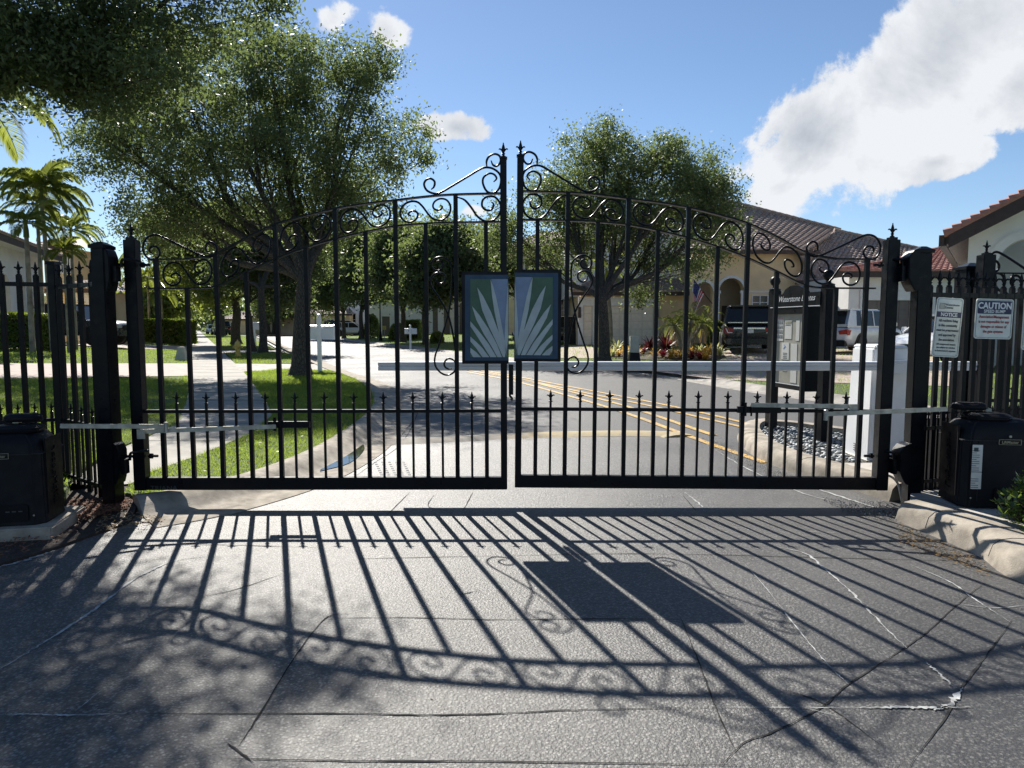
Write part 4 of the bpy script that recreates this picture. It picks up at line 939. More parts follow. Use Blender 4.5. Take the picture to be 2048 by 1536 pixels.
ba = thing('boom_barrier', 'long white barrier arm lowered across the lane behind the gate', 'barrier arm', (3.82, 6.98, az_))
mb = MB(); prof = [(0, -.046), (.020, -.042), (.026, -.024), (.022, -.004), (.014, 0), (.026, .006), (.032, .022), (.024, .040), (0, .046)]; loop = prof + [(-a, b) for a, b in prof[-2:0:-1]]
mb.prism(loop, lambda a, b, d: (ax0 + (ax1 - ax0) * d, 6.98 + a, az_ + b), 1.0); mb.build('arm', M['whitepaint'], ba, smooth=True)
mb = MB(); mb.lathe([(.045, 0), (.042, .02), (.02, .04), (.004, .045)], seg=12); e_ = mb.build('end_cap', M['galv'], ba, world=False); e_.matrix_local = Matrix.Translation((ax1 - 3.82, 0, 0)) @ Matrix.Rotation(PI / 2, 4, 'Y')
MB().box(3.70, 3.94, 6.95, 7.10, az_ - .07, az_ + .055).build('arm_clamp', M['whitepaint'], ba, bevel=.01)
gb = thing('green_bollard', 'dark green round-topped utility bollard just left of the white barrier cabinet', 'bollard', (3.82, 8.0, .10)); mb = MB(); mb.lathe([(.05, 0), (.048, .52), (.035, .57), (.01, .59)], (3.82, 8.0, .10), 10); mb.build('tube', pmat('dark_green_plastic', (.008, .02, .014), .5), gb, smooth=True)
nb = thing('notice_board', 'black community notice board on two posts with ball finials, standing in the pebbles', 'notice board', (3.53, 9.7, .10), R(-81))
nbs = 1.215
for x in (0, nbs):
    p = MB().box(x - .062, x + .062, -.02, .10, 0, 1.86).build('post', BLK, nb, world=False, bevel=.006)
    mb = MB(); mb.lathe([(.075, 1.86), (.075, 1.885), (.035, 1.90), (.03, 1.925), (.055, 1.945), (.072, 1.985), (.060, 2.03), (.03, 2.055), (.008, 2.065)], (x, .04, 0), 14); mb.build('ball_finial', BLK, p, world=False, smooth=True)
mb = MB(); mb.box(.07, .90, -.02, .16, .57, 1.63); cab = mb.build('cabinet', BLK, nb, world=False, bevel=.006)
MB().box(.15, .86, -.024, -.018, .63, 1.57).build('backing', M['backing'], cab, world=False)
for a in ((.10, .89, .58, .64), (.10, .89, 1.54, 1.60), (.10, .155, .62, 1.56), (.83, .89, .62, 1.56)): MB().box(a[0], a[1], -.045, -.018, a[2], a[3]).build('door_frame', BLK, cab, world=False)
MB().box(.15, .84, -.048, -.044, .632, .642).build('sill_strip', M['whitepaint'], cab, world=False)
hd = [(.02, 1.63), (1.17, 1.63), (1.17, 1.80), (.86, 1.80), (.80, 1.86), (.68, 1.90), (.59, 1.905), (.50, 1.90), (.38, 1.86), (.32, 1.80), (.02, 1.80)]
mb = MB(); mb.prism(hd, lambda a, b, d: (a, -.03 + .06 * d, b), 1.0); head = mb.build('header_board', BLK, nb, world=False)
MB().box(.02, 1.17, -.036, -.03, 1.628, 1.637).build('header_edge', M['whitepaint'], nb, world=False)
text('lettering', 'Waterstone Estates', (.64, -.032, 1.70), .105, M['whiteprint'], nb, 1.0, 'CENTER', .35, ext=.0008, world=False)
def paper(name, x0, x1, z0, z1, mat=None): return MB().box(x0, x1, -.0275, -.0245, z0, z1).build(name, mat or M['paper'], nb, world=False)
p = paper('calendar', .20, .36, 1.19, 1.49); mb = MB()
for r in range(4):
    for c_ in range(3):
        for l in range(3): mb.box(.212 + c_ * .048, .250 + c_ * .048, -.029, -.0275, 1.225 + r * .062 + l * .012, 1.230 + r * .062 + l * .012)
    mb.box(.208, .352, -.029, -.0275, 1.264 + r * .062, 1.268 + r * .062)
mb.build('print_lines', M['darkprint'], p, world=False); MB().box(.205, .355, -.0292, -.0275, 1.474, 1.487).build('heading', M['paperred'], p, world=False)
p = paper('notice_sheet', .40, .56, 1.22, 1.46); MB().box(.41, .55, -.0292, -.0275, 1.415, 1.45).build('heading', M['papergreen'], p, world=False); MB().box(.41, .53, -.0292, -.0275, 1.395, 1.402).build('print_line', M['darkprint'], p, world=False)
p = paper('notice_sheet', .33, .51, .95, 1.17); mb = MB(); mb.prism([(.375, 1.09), (.41, 1.125), (.39, 1.145), (.40, 1.145), (.43, 1.118), (.385, 1.085)], lambda a, b, d: (a, -.029 + .0015 * d, b), 1.0); mb.build('blue_mark', M['paperblue'], p, world=False)
mb = MB(); [mb.box(.37, .47, -.029, -.0275, z, z + .007) for z in (1.03, 1.01, .985, .965)]; mb.build('print_lines', M['darkprint'], p, world=False)
paper('notice_sheet', .56, .70, .66, 1.16); paper('notice_sheet', .66, .74, 1.20, 1.46); p = paper('notice_sheet', .36, .46, .80, .90); mb = MB(); mb.lathe([(.03, 0), (.03, .001)], seg=12); m_ = mb.build('round_mark', M['papergreen'], p, world=False); m_.matrix_local = Matrix.Translation((.41, -.028, .85)) @ Matrix.Rotation(PI / 2, 4, 'X')
# river pebbles: the nearest ones one by one, the rest as one heap
PBL = []
for k in range(7):
    bm = bmesh.new(); bmesh.ops.create_icosphere(bm, subdivisions=1, radius=1); me = bpy.data.meshes.new('pebble'); sx, sy, sz = random.uniform(.8, 1.15), random.uniform(.55, .8), random.uniform(.3, .42)
    for v in bm.verts: j = random.uniform(.9, 1.1); v.co = Vector((v.co.x * sx * j, v.co.y * sy * j, v.co.z * sz))
    bm.to_mesh(me); bm.free(); me.materials.append(M['pebble'] if k % 3 else M['pebble2']); me.shade_smooth(); PBL.append(me)
bedpoly = innerL[4:] + [(3.5, 6.75), (4.6, 6.75)] + [p for p in innerR[4:][::-1] if p[1] > 6.7]
cand = []
for _ in range(9000):
    x, y = random.uniform(2.9, 5.6), random.uniform(6.7, 10.6)
    if not inside(x, y, bedpoly): continue
    if 3.56 < x < 4.06 and 7.05 < y < 7.66: continue
    r = random.uniform(.030, .055)
    if all((x - a) ** 2 + (y - b) ** 2 > ((r + c_) * .62) ** 2 for a, b, c_ in cand): cand.append((x, y, r))
cand.sort(key=lambda p: p[0] + p[1] * .35)
first, rest = cand[:290], cand[290:]
for x, y, r in first:
    o = bpy.data.objects.new('river_pebble', random.choice(PBL)); link(o); o.location = (x, y, .075 + r * .35 + random.uniform(0, .02)); o.scale = (r, r, r); o.rotation_euler = (random.uniform(-.5, .5), random.uniform(-.5, .5), random.uniform(0, 6.3))
    tag(o, 'smooth grey river pebble lying in the kerbed island under the notice board', 'pebble', 'river pebbles in the kerbed island')
mb = MB()
for x, y, r in rest:
    me = random.choice(PBL); rot = Matrix.Rotation(random.uniform(0, 6.3), 4, 'Z'); off = Vector((x, y, .075 + r * .35))
    mb.add([rot @ (v.co * r) + off for v in me.vertices], [tuple(p.vertices) for p in me.polygons])
tag(mb.build('river_pebble_bed', M['pebble'], smooth=2), kind='stuff')

# ------------------------------------------------------------------ vehicles
WHEEL = {}
def wheel_meshes(r, w):
    k = (r, w)
    if k in WHEEL: return WHEEL[k]
    mb = MB(); mb.lathe([(r * .62, -w / 2), (r * .93, -w / 2), (r, -w * .36), (r, w * .36), (r * .93, w / 2), (r * .62, w / 2)], seg=26); a = mb.build('tyre', M['tyre'], smooth=True)
    mb = MB(); mb.lathe([(r * .66, w * .30), (r * .66, w * .44), (r * .60, w * .46), (r * .58, w * .34)], seg=26); mb.lathe([(r * .14, w * .3), (r * .14, w * .45), (r * .05, w * .47)], seg=12)
    for j in range(10): t0 = 2 * PI * j / 10; mb.beam((r * .08 * math.cos(t0), r * .08 * math.sin(t0), w * .40), (r * .62 * math.cos(t0), r * .62 * math.sin(t0), w * .40), r * .09, w * .10)
    b = mb.build('rim', M['rim'], smooth=True)
    mb = MB(); mb.lathe([(r * .6, w * .1), (r * .6, w * .2)], seg=20); c = mb.build('brake_hub', M['tyre'])
    out = (a.data, b.data, c.data)
    for o in (a, b, c): bpy.data.objects.remove(o)
    WHEEL[k] = out; return out
def car(kind, name, label, cat, loc, rz, paint, group=None):
    P = {'suv': dict(L=5.3, W=2.0, H=1.90, belt=1.18, hood=1.20, clr=.30, wr=.40, wb=3.0, cab=[(-2.60, -2.42), (1.45, .70)], pil=(-1.45, -.35)),
         'crossover': dict(L=4.65, W=1.84, H=1.67, belt=1.03, hood=1.02, clr=.24, wr=.35, wb=2.7, cab=[(-2.20, -1.80), (1.30, .45)], pil=(-1.15, -.25)),
         'sedan': dict(L=4.75, W=1.82, H=1.45, belt=.93, hood=.88, clr=.20, wr=.33, wb=2.75, cab=[(-1.95, -1.15), (1.15, .35)], pil=(-1.0, -.15)),
         'pickup': dict(L=5.8, W=1.98, H=1.90, belt=1.18, hood=1.20, clr=.38, wr=.41, wb=3.6, cab=[(-.95, -.80), (1.40, .65)], pil=(-.45, .25))}[kind]
    L, Wd, Hh, hb, hh, cl, wr, wb = (P[k] for k in ('L', 'W', 'H', 'belt', 'hood', 'clr', 'wr', 'wb')); h2 = Wd / 2
    o = thing(name, label, cat, loc, rz, group); ptm = M[paint]
    c0, c1 = P['cab']
    S = [(-L / 2, .80, cl + .20, hb - .22), (-L / 2 + .05, .92, cl + .08, hb - .08), (-L / 2 + .22, .985, cl, hb), (c0[0] + .25, 1., cl, hb), (0, 1., cl, hb + .0), (c1[0] - .1, .995, cl, hb - .02), (c1[0] + .35, .98, cl, hh - .04), (L / 2 - .35, .93, cl, hh - .12), (L / 2 - .10, .85, cl + .04, hh - .24), (L / 2, .74, cl + .14, hh - .40)]
    if kind == 'sedan': S[2] = (-L / 2 + .22, .97, cl, hb + .02)
    S.sort(key=lambda s: s[0]); vs = []; n = 12
    for x, k, zb, zt in S:
        hw = h2 * k; half = [(hw * .80, zb), (hw * .97, zb + .10), (hw, zb + (zt - zb) * .45), (hw * .985, zt - .12), (hw * .93, zt - .02), (hw * .5, zt + .015)]
        vs += [(x, y, z) for y, z in half] + [(x, -y, z) for y, z in half[::-1]]
    mb = MB(); mb.v = vs; mb.f = [(i * n + j, i * n + (j + 1) % n, (i + 1) * n + (j + 1) % n, (i + 1) * n + j) for i in range(len(S) - 1) for j in range(n)] + [tuple(range(n))[::-1], tuple((len(S) - 1) * n + j for j in range(n))]; mb.mi = [0] * len(mb.f)
    body = mb.build('body', ptm, o, world=False, smooth=2, subs=2)
    # greenhouse
    tb, tt = .90, .78; zt = Hh - .05
    def G(x, b, z, g=0.): return ((x), (h2 * b + g), z)
    xs = [(c0[0], c0[1]), (P['pil'][0], P['pil'][0] + .03), (P['pil'][1], P['pil'][1]), (c1[0], c1[1])]
    mb = MB(); v = []
    for xb, xt in xs: v += [(xb, h2 * tb, hb - .05), (xt, h2 * tt, zt), (xt, -h2 * tt, zt), (xb, -h2 * tb, hb - .05)]
    mb.add(v, [(i * 4 + j, i * 4 + (j + 1) % 4, i * 4 + 4 + (j + 1) % 4, i * 4 + 4 + j) for i in range(3) for j in range(4)] + [(3, 2, 1, 0), (12, 13, 14, 15)]); mb.build('window', M['glass'], o, world=False, smooth=True)
    mb = MB(); v = []
    st = [(c0[1] - .02, .70, -.045), (c0[1] + .12, .80, .0), (c0[1] + .6, .815, .03), ((c0[1] + c1[1]) / 2, .815, .045), (c1[1] - .25, .80, .025), (c1[1] + .05, .76, -.02)]
    for x, k, dz in st: v += [(x, h2 * k, zt - .01), (x, h2 * (k - .03), zt + .03 + dz * .5), (x, 0, zt + .045 + dz * .5), (x, -h2 * (k - .03), zt + .03 + dz * .5), (x, -h2 * k, zt - .01)]
    mb.add(v, [(i * 5 + j, i * 5 + (j + 1) % 5, i * 5 + 5 + (j + 1) % 5, i * 5 + 5 + j) for i in range(len(st) - 1) for j in range(5)] + [(4, 3, 2, 1, 0), tuple((len(st) - 1) * 5 + j for j in range(5))])
    for sg in (-1, 1):
        for (xb, xt), wdt in zip(xs, (.16, .07, .07, .09)): mb.beam((xb, sg * (h2 * tb + .004), hb - .06), (xt, sg * (h2 * tt + .004), zt), wdt, .03, up=(0, 1, 0))
        mb.beam((c0[0], sg * h2 * tb, hb - .02), (c1[0], sg * h2 * tb, hb - .03), .03, .06)
    dp_ = {'suv': (.10, .10), 'crossover': (.62, .34), 'sedan': (.3, .2), 'pickup': (.1, .1)}[kind]
    for sg in (-1, 1):   # solid rear quarter beside the back window
        yb, yt = sg * (h2 * tb + .012), sg * (h2 * tt + .012); ib, it = sg * (h2 * tb - .13), sg * (h2 * tt - .12)
        P8 = [(c0[0] - .012, yb, hb - .04), (c0[0] + dp_[0], yb, hb - .04), (c0[1] + dp_[1], yt, zt), (c0[1] - .012, yt, zt)]; Q8 = [(c0[0] - .015, ib, hb - .04), (c0[0] + .1, ib, hb - .04), (c0[1] + .08, it, zt), (c0[1] - .015, it, zt)]
        mb.add(P8 + Q8, [(0, 1, 2, 3), (4, 7, 6, 5), (0, 3, 7, 4), (1, 5, 6, 2), (0, 4, 5, 1), (3, 2, 6, 7)])
    mb.beam((c0[1] - .10, -h2 * tt * .96, zt + .03), (c0[1] - .10, h2 * tt * .96, zt + .03), .26, .035)
    mb.beam((c0[0] - .015, -h2 * tb * .97, hb + .02), (c0[0] - .015, h2 * tb * .97, hb + .02), .04, .10)
    mb.build('roof', ptm, o, world=False, smooth=True)
    if kind == 'suv': MB().beam((c0[0] - .05, -h2 * .82, hb + .02), (c0[0] - .05, h2 * .82, hb + .02), .03, .025).build('window_trim', M['chrome'], o, world=False)
    for sg in (-1, 1):
        if kind in ('suv', 'crossover', 'pickup'):
            if kind != 'pickup': MB().beam((c0[1] + .2, sg * h2 * .72, Hh + .0), (c1[1] - .2, sg * h2 * .72, Hh + .0), .035, .03).build('roof_rail', M['chrome' if kind == 'crossover' else 'tyre'], o, world=False)
        MB().box(c1[0] - .35, c1[0] - .20, sg * h2 * 1.0 - .02, sg * h2 * 1.0 + .14 * sg, hb - .02, hb + .14).build('mirror', ptm, o, world=False, bevel=.02)
        # lamps
        tl = MB()
        if kind == 'suv': tl.prism([(sg * h2 * .60, hb - .20), (sg * h2 * .935, hb - .16), (sg * h2 * .95, hb - .42), (sg * h2 * .80, hb - .46), (sg * h2 * .60, hb - .36)], lambda a, b, d: (-L / 2 + .045 - .035 * (1 - d) + .10 * d * 0, a, b), 1.0); 
        else: tl.prism([(sg * h2 * .58, hb - .18), (sg * h2 * .95, hb - .12), (sg * h2 * .975, hb - .30), (sg * h2 * .62, hb - .32)], lambda a, b, d: (-L / 2 - .005 + .10 * d, a, b), 1.0)
        tlo = tl.build('taillight', M['redlight'], o, world=False, bevel=.01)
        MB().box(-L / 2 + .04, -L / 2 + .34, sg * h2 * .955 - .012, sg * h2 * .955 + .012, hb - .34, hb - .15).build('taillight_side', M['redlight'], tlo, world=False, bevel=.008)
        if kind == 'suv':
            rl_ = MB(); rl_.beam((-L / 2 - .002, sg * h2 * .64, hb - .385), (-L / 2 - .002, sg * h2 * .82, hb - .385), .03, .03); rl_.beam((-L / 2 - .002, sg * h2 * .82, hb - .385), (-L / 2 - .002, sg * h2 * .90, hb - .20), .03, .035); rl_.build('reverse_lamp', M['clearlight'], tlo, world=False)
        MB().box(L / 2 - .16, L / 2 - .0, sg * h2 * .72 - .17, sg * h2 * .72 + .17, hh - .42, hh - .27).build('headlight', M['clearlight'], o, world=False, bevel=.02)
        for xh in (P['pil'][1] - .75, P['pil'][1] + .35): MB().box(xh - .10, xh + .10, sg * h2 * .995, sg * (h2 * .995 + .03), hb - .17, hb - .14).build('door_handle', ptm if kind != 'suv' else M['chrome'], o, world=False)
    MB().box(-L / 2 - .06, -L / 2 + .2, -h2 * .88, h2 * .88, cl + .02, cl + .26).build('rear_bumper', ptm if kind in ('sedan', 'suv') else M['blacksat'], o, world=False, bevel=.03)
    MB().box(L / 2 - .18, L / 2 + .04, -h2 * .82, h2 * .82, cl + .02, cl + .24).build('front_bumper', ptm, o, world=False, bevel=.03)
    MB().box(L / 2 - .05, L / 2 + .015, -h2 * .45, h2 * .45, cl + .28, hh - .30).build('grille', M['tyre'], o, world=False, bevel=.01)
    pz = hb - .40 if kind in ('suv', 'crossover') else cl + .35
    MB().box(-L / 2 - .012, -L / 2 + .02, -.16, .16, pz, pz + .15).build('licence_plate', M['paper'], o, world=False)
    if kind == 'suv': MB().box(-L / 2 - .015, -L / 2 + .03, -h2 * .60, h2 * .60, hb - .24, hb - .18).build('tailgate_trim', M['chrome'], o, world=False); MB().box(-L / 2 - .20, -L / 2, -.04, .04, cl, cl + .06).build('tow_hitch', M['tyre'], o, world=False)
    r_, w_2 = wr, .24; a, b, c = wheel_meshes(r_, w_2)
    for sx in (-1, 1):
        xw = sx * wb / 2 + (.02 if kind != 'pickup' else (.0 if sx > 0 else -.05))
        for sg in (-1, 1):
            mb = MB(); mb.lathe([(wr * 1.20, 0), (wr * 1.20, .05)], seg=24); ar = mb.build('wheel_well_shade', M['tyre'], o, world=False); ar.matrix_local = Matrix.Translation((xw, sg * (h2 * .985 - .035), wr * 1.04)) @ Matrix.Rotation(-sg * PI / 2, 4, 'X')  # dark disc over the body side stands for the shaded wheel well
            w = bpy.data.objects.new('wheel', a); link(w); w.parent = o; w.matrix_local = Matrix.Translation((xw, sg * (h2 * .93), wr)) @ Matrix.Rotation(-sg * PI / 2, 4, 'X')
            for nm, me in (('rim', b), ('brake_hub', c)): q = bpy.data.objects.new(nm, me); link(q); q.parent = w
    if kind == 'pickup':
        mb = MB(); mb.box(-L / 2 + .06, c0[0] - .02, -h2 * .93, -h2 * .85, hb - .1, hb + .06); mb.box(-L / 2 + .06, c0[0] - .02, h2 * .85, h2 * .93, hb - .1, hb + .06); mb.box(-L / 2 + .02, -L / 2 + .1, -h2 * .93, h2 * .93, hb - .1, hb + .06); mb.build('bed_side', ptm, o, world=False, bevel=.02)
        mb = MB()
        for sg in (-1, 1):
            mb.tube([(-L / 2 + .3, sg * .75, hb + .05), (-L / 2 + .55, sg * .75, hb + .55), (c0[0] - .1, sg * .75, hb + .60)], .022, 6)
            mb.tube([(-L / 2 + 1.2, sg * .75, hb + .05), (-L / 2 + 1.2, sg * .75, hb + .58)], .022, 6)
        mb.tube([(-L / 2 + .55, -.75, hb + .55), (-L / 2 + .55, .75, hb + .55)], .022, 6); mb.build('bed_rack', M['tyre'], o, world=False)
    return o
G_ = lambda x, y: (x, y, hz(x, y) + .01)
car('suv', 'parked_suv', 'large black SUV seen from behind with red tail lights, parked by the arched porch', 'SUV', G_(10.15, 30.95), R(75), 'carblack')
car('crossover', 'parked_crossover', 'silver crossover with red tail lamp parked behind the notice board', 'crossover', G_(13.85, 28.6), R(36), 'carsilver')
car('sedan', 'parked_sedan', 'white sedan glimpsed between the right gate stile and the notice sign', 'car', G_(13.4, 21.6), R(205), 'carwhite')
car('crossover', 'parked_crossover', 'dark crossover with silver wheels right of the gate emblem', 'crossover', G_(2.35, 43.5), R(183), 'carblack')
car('crossover', 'parked_crossover', 'silver blue crossover far down the street under the oaks', 'crossover', G_(-20.3, 90), R(5), 'carsilver')
car('suv', 'parked_suv', 'black SUV far away, behind the silver blue crossover under the oaks', 'SUV', G_(-22.3, 95), R(8), 'carblack')
car('sedan', 'parked_sedan', 'white car at the far end of the sidewalk, next to the oak trunks', 'car', G_(-47.0, 112), R(-62), 'carwhite')
car('suv', 'parked_suv', 'grey SUV at the far end of the sidewalk, right of the white car', 'SUV', G_(-40.5, 99), R(120), 'cargrey')
car('pickup', 'pickup_truck', 'dark grey pickup truck with bed rack parked behind the left fence', 'pickup truck', G_(-20.9, 33.6), R(-2), 'cargrey')

# ------------------------------------------------------------------ street furniture
x, y, z = gs(476, 713)
hy = thing('fire_hydrant', 'yellow fire hydrant on the grass verge beside the sidewalk', 'fire hydrant', (x, y, z))
mb = MB(); mb.lathe([(.17, 0), (.17, .04), (.11, .05), (.105, .42), (.15, .43), (.15, .47), (.135, .50), (.12, .60), (.06, .68), (.03, .69), (.03, .74), (.01, .75)], (x, y, z), 14); mb.build('barrel', M['hydrant'], hy, smooth=True)
for dx, dy in ((1, 0), (-1, 0), (0, -1)):
    mb = MB(); mb.tube([(x, y, z + .42), (x + dx * .19, y + dy * .19, z + .42)], .05 if dy == 0 else .075, 8); mb.tube([(x + dx * .17, y + dy * .17, z + .42), (x + dx * .21, y + dy * .21, z + .42)], .065 if dy == 0 else .09, 6); mb.build('outlet_cap', M['hydrant'], hy, smooth=True)
def mailbox(label, u, v, Y=None, wd=.95, ht=.34, pz=1.25, rz=0., fin=True, lean=0., zt=1.62, off=0.):
    x, y, z = gs(u, v); m = thing('mailbox', label, 'mailbox', (x, y, z), rz, 'white mailboxes along the street'); m.rotation_euler = (0, lean, rz)
    mb = MB(); mb.box(-.055, .055, -.055, .055, -.05, zt - .14); mb.build('post', M['whitepaint'], m, world=False)
    if fin: mb = MB(); mb.lathe([(.07, zt - .14), (.07, zt - .12), (.04, zt - .11), (.07, zt - .06), (.06, zt - .02), (.01, zt)], seg=12); mb.build('ball_finial', M['whitepaint'], m, world=False, smooth=True)
    mb = MB(); h_ = ht / 2; mb.prism([(-.14, -h_), (.14, -h_), (.14, h_ * .4), (.09, h_ * .85), (0, h_), (-.09, h_ * .85), (-.14, h_ * .4)], lambda a, b, d: (-wd / 2 + off + wd * d, .20 + a, pz + b - .16), 1.0); bx = mb.build('box', M['whitepaint'], m, world=False)
    MB().box(-wd / 2 + off - .006, wd / 2 + off + .006, .03, .37, pz - .16 - h_ - .02, pz - .16 - h_ + .0).build('shelf', M['whitepaint'], m, world=False)
    return m
mailbox('white double mailbox on a ball-topped post, right of the big oak trunk', 640, 743, zt=1.74, pz=1.36, wd=.85, ht=.42, off=-.02)
mb_ = mailbox('white mailbox on a slim post across the street, near the round hedge', 821, 697, zt=1.42, pz=1.2, wd=.72, ht=.32)
[MB().box(-.12 + .06 * k_, -.08 + .06 * k_, .05, .062, 1.02, 1.09).build('number_mark', M['darkprint'], mb_, world=False) for k_ in range(3)]
mailbox('white mailbox on a leaning post between the oak trunks behind the hydrant', 511, 691, zt=1.3, pz=1.5, wd=.7, ht=.5, fin=False, lean=R(-3))
mailbox('white mailbox seen left of the thick oak behind the hydrant', 453, 668, zt=1.3, pz=1.6, wd=1.0, ht=.5, fin=False)
def utility(label, u, v, w, h, name='utility_box', taper=.85, mat='utilgreen', base=0.):
    x, y, z = gs(u, v); o = thing(name, label, 'utility box', (x, y, z)); MB().box(x - w / 2, x + w / 2, y - w / 2, y + w / 2, z + base, z + h, taper=taper).build('housing', M[mat], o, bevel=.02)
    if base: MB().box(x - w * .62, x + w * .62, y - w * .6, y + w * .6, z, z + base, taper=.8).build('base', M['blacksat'], o)
    return o
utility('pale green utility pedestal on a black base in front of the bromeliads', 1268, 723, .34, .95, taper=.95, base=.34)
utility('upright pale green utility post beside the sidewalk', 370, 690, .22, .62, taper=1.0)
o = utility('slanted low green utility box on the lawn next to the sidewalk', 364, 722, .42, .55, taper=.5)
def lamp_post(label, u, v, h):
    x, y, z = gs(u, v); o = thing('street_lamp', label, 'lamp post', (x, y, z), 0, 'slim black street lamp posts')
    mb = MB(); mb.lathe([(.20, 0), (.18, .15), (.11, .6), (.075, .9), (.06, h * .5), (.05, h)], (x, y, z), 10); mb.build('pole', BLK, o, smooth=True)
    mb = MB(); mb.lathe([(.08, h), (.16, h + .12), (.20, h + .45), (.10, h + .55), (.03, h + .72), (.01, h + .8)], (x, y, z), 8); mb.build('lantern', M['lamphouse'], o)
lamp_post('slim black street lamp across the street, next to the small yellow sign', 761, 682, 3.6)
lamp_post('slim black street lamp far down the street above the double mailbox', 631, 672, 3.8)
x, y, z = gs(769, 681); o = thing('yard_sign', 'small yellow yard sign on a stake by the street lamp', 'sign', (x, y, z)); MB().box(x - .16, x + .16, y, y + .02, z + .95, z + 1.3).build('panel', M['yellowsign'], o); MB().box(x - .02, x + .02, y, y + .02, z, z + .95).build('stake', M['galv'], o)
# ------------------------------------------------------------------ houses
def tile_roof(name, A, B, Cc, D, mat, parent, col=.30, row=.36, amp=.055):
    """barrel tiles in stepped courses on the quad A-B (eave) to D-C (ridge); one real relief mesh"""
    A, B, Cc, D = map(Vector, (A, B, Cc, D)); nu = max(4, int((B - A).length / col)); nv = max(3, int(((D - A).length + (Cc - B).length) / 2 / row)); nrm = (B - A).cross(D - A).normalized()
    if nrm.z < 0: nrm = -nrm
    prof = [(0, 0), (.18, .75), (.45, 1), (.72, .75), (.9, 0)]; V = []; Fs = []; k = len(prof) * nu + 1
    for j in range(nv):
        for e, lift in ((0, .045), (1, 0)):
            tv = (j + e) / nv; L_, R_ = A.lerp(D, tv), B.lerp(Cc, tv)
            for i in range(nu):
                for a, h in prof: V.append(L_.lerp(R_, (i + a) / nu) + nrm * (h * amp + lift))
            V.append(R_ + nrm * lift)
        b = j * 2 * k; Fs += [(b + i, b + i + 1, b + k + i + 1, b + k + i) for i in range(k - 1)]
        # butt faces of each course
        if j: Fs += [(b - k + i, b - k + i + 1, b + i + 1, b + i) for i in range(k - 1)]
    e = len(V)
    for i in range(nu):
        for a, h in prof: V.append(A.lerp(B, (i + a) / nu) - nrm * .02)
    V.append(B - nrm * .02); Fs += [(e + i, e + i + 1, i + 1, i) for i in range(k - 1)]
    mb = MB(); mb.add(V, Fs); o = mb.build(name, mat, parent); o['kind'] = 'stuff'
    return o
def ridge_caps(P, Q, mat, parent, r=.11, L=.42, name='ridge_tile'):
    P, Q = Vector(P), Vector(Q); n = max(2, int((Q - P).length / L)); d = (Q - P) / n; me = None
    mb = MB(); mb.tube([Vector((0, 0, 0)), d * 1.06], [r, r * .82], 8); o0 = mb.build(name, mat, parent, world=False)
    for i in range(n):
        o = o0 if i == 0 else bpy.data.objects.new(name, o0.data)
        if i: link(o); o.parent = parent
        o.location = P + d * i - Vector(parent.location)
def window(parent, x0, x1, y, z0, z1, nx=2, nz=1, mat=None):
    f = .06; mb = MB(); mb.box(x0 - f, x1 + f, y - .05, y - .003, z0 - f, z0); mb.box(x0 - f, x1 + f, y - .05, y - .003, z1, z1 + f); mb.box(x0 - f, x0, y - .05, y - .003, z0, z1); mb.box(x1, x1 + f, y - .05, y - .003, z0, z1)
    for i in range(1, nx): x = x0 + (x1 - x0) * i / nx; mb.box(x - .025, x + .025, y - .04, y - .003, z0, z1)
    for i in range(1, nz): z = z0 + (z1 - z0) * i / nz; mb.box(x0, x1, y - .035, y - .004, z - .02, z + .02)
    w = mb.build('window_frame', M['trim'], parent); MB().box(x0, x1, y - .02, y - .008, z0, z1).build('pane', M['glass'], w); return w
def garage_door(parent, x0, x1, y, z0, z1, mat, rows=5, cols=4, surround=True):
    """sectional door set back in its opening: raised panels on each section"""
    g = MB().box(x0, x1, y - .03, y - .004, z0, z1).build('garage_door', M['groove_shade'] if mat is M['garage'] else mat, parent); hh = (z1 - z0) / rows; mb = MB()
    for r in range(rows):
        for c_ in range(cols): a = x0 + (x1 - x0) * c_ / cols; b = x0 + (x1 - x0) * (c_ + 1) / cols; mb.box(a + .04, b - .04, y - .05, y - .03, z0 + hh * r + .045, z0 + hh * (r + 1) - .03)
    mb.build('door_panel', mat, g)
    if surround:
        mb = MB(); s = .28; mb.box(x0 - s, x0 - .01, y - .14, y - .003, z0, z1 + .5); mb.box(x1 + .01, x1 + s, y - .14, y - .003, z0, z1 + .5); mb.box(x0 - .01, x1 + .01, y - .14, y - .003, z1 + .01, z1 + .5); mb.build('door_surround', M['trim'], parent)
    return g
def archpts(cx, hw, zs, z0, n=12): return [(cx - hw, z0)] + [(cx - hw * math.cos(PI * k / n), zs + hw * math.sin(PI * k / n)) for k in range(n + 1)] + [(cx + hw, z0)]
def archtrim(parent, cx, hw, zs, y, mat, w=.14, z0=None):
    mb = MB(); n = 14; P = [(cx - hw - w / 2 * 0, zs)] if 0 else []
    pts = [(cx - (hw + w / 2) * math.cos(PI * k / n), y - .04, zs + (hw + w / 2) * math.sin(PI * k / n)) for k in range(n + 1)]
    mb.ribbonbar(pts, .08, w); mb.build('arch_trim', mat, parent)
X_ = lambda u, Y: (u - 1024) / F * Y * .998
Zv = lambda v, Y: vp(1024, v, Y)[2]
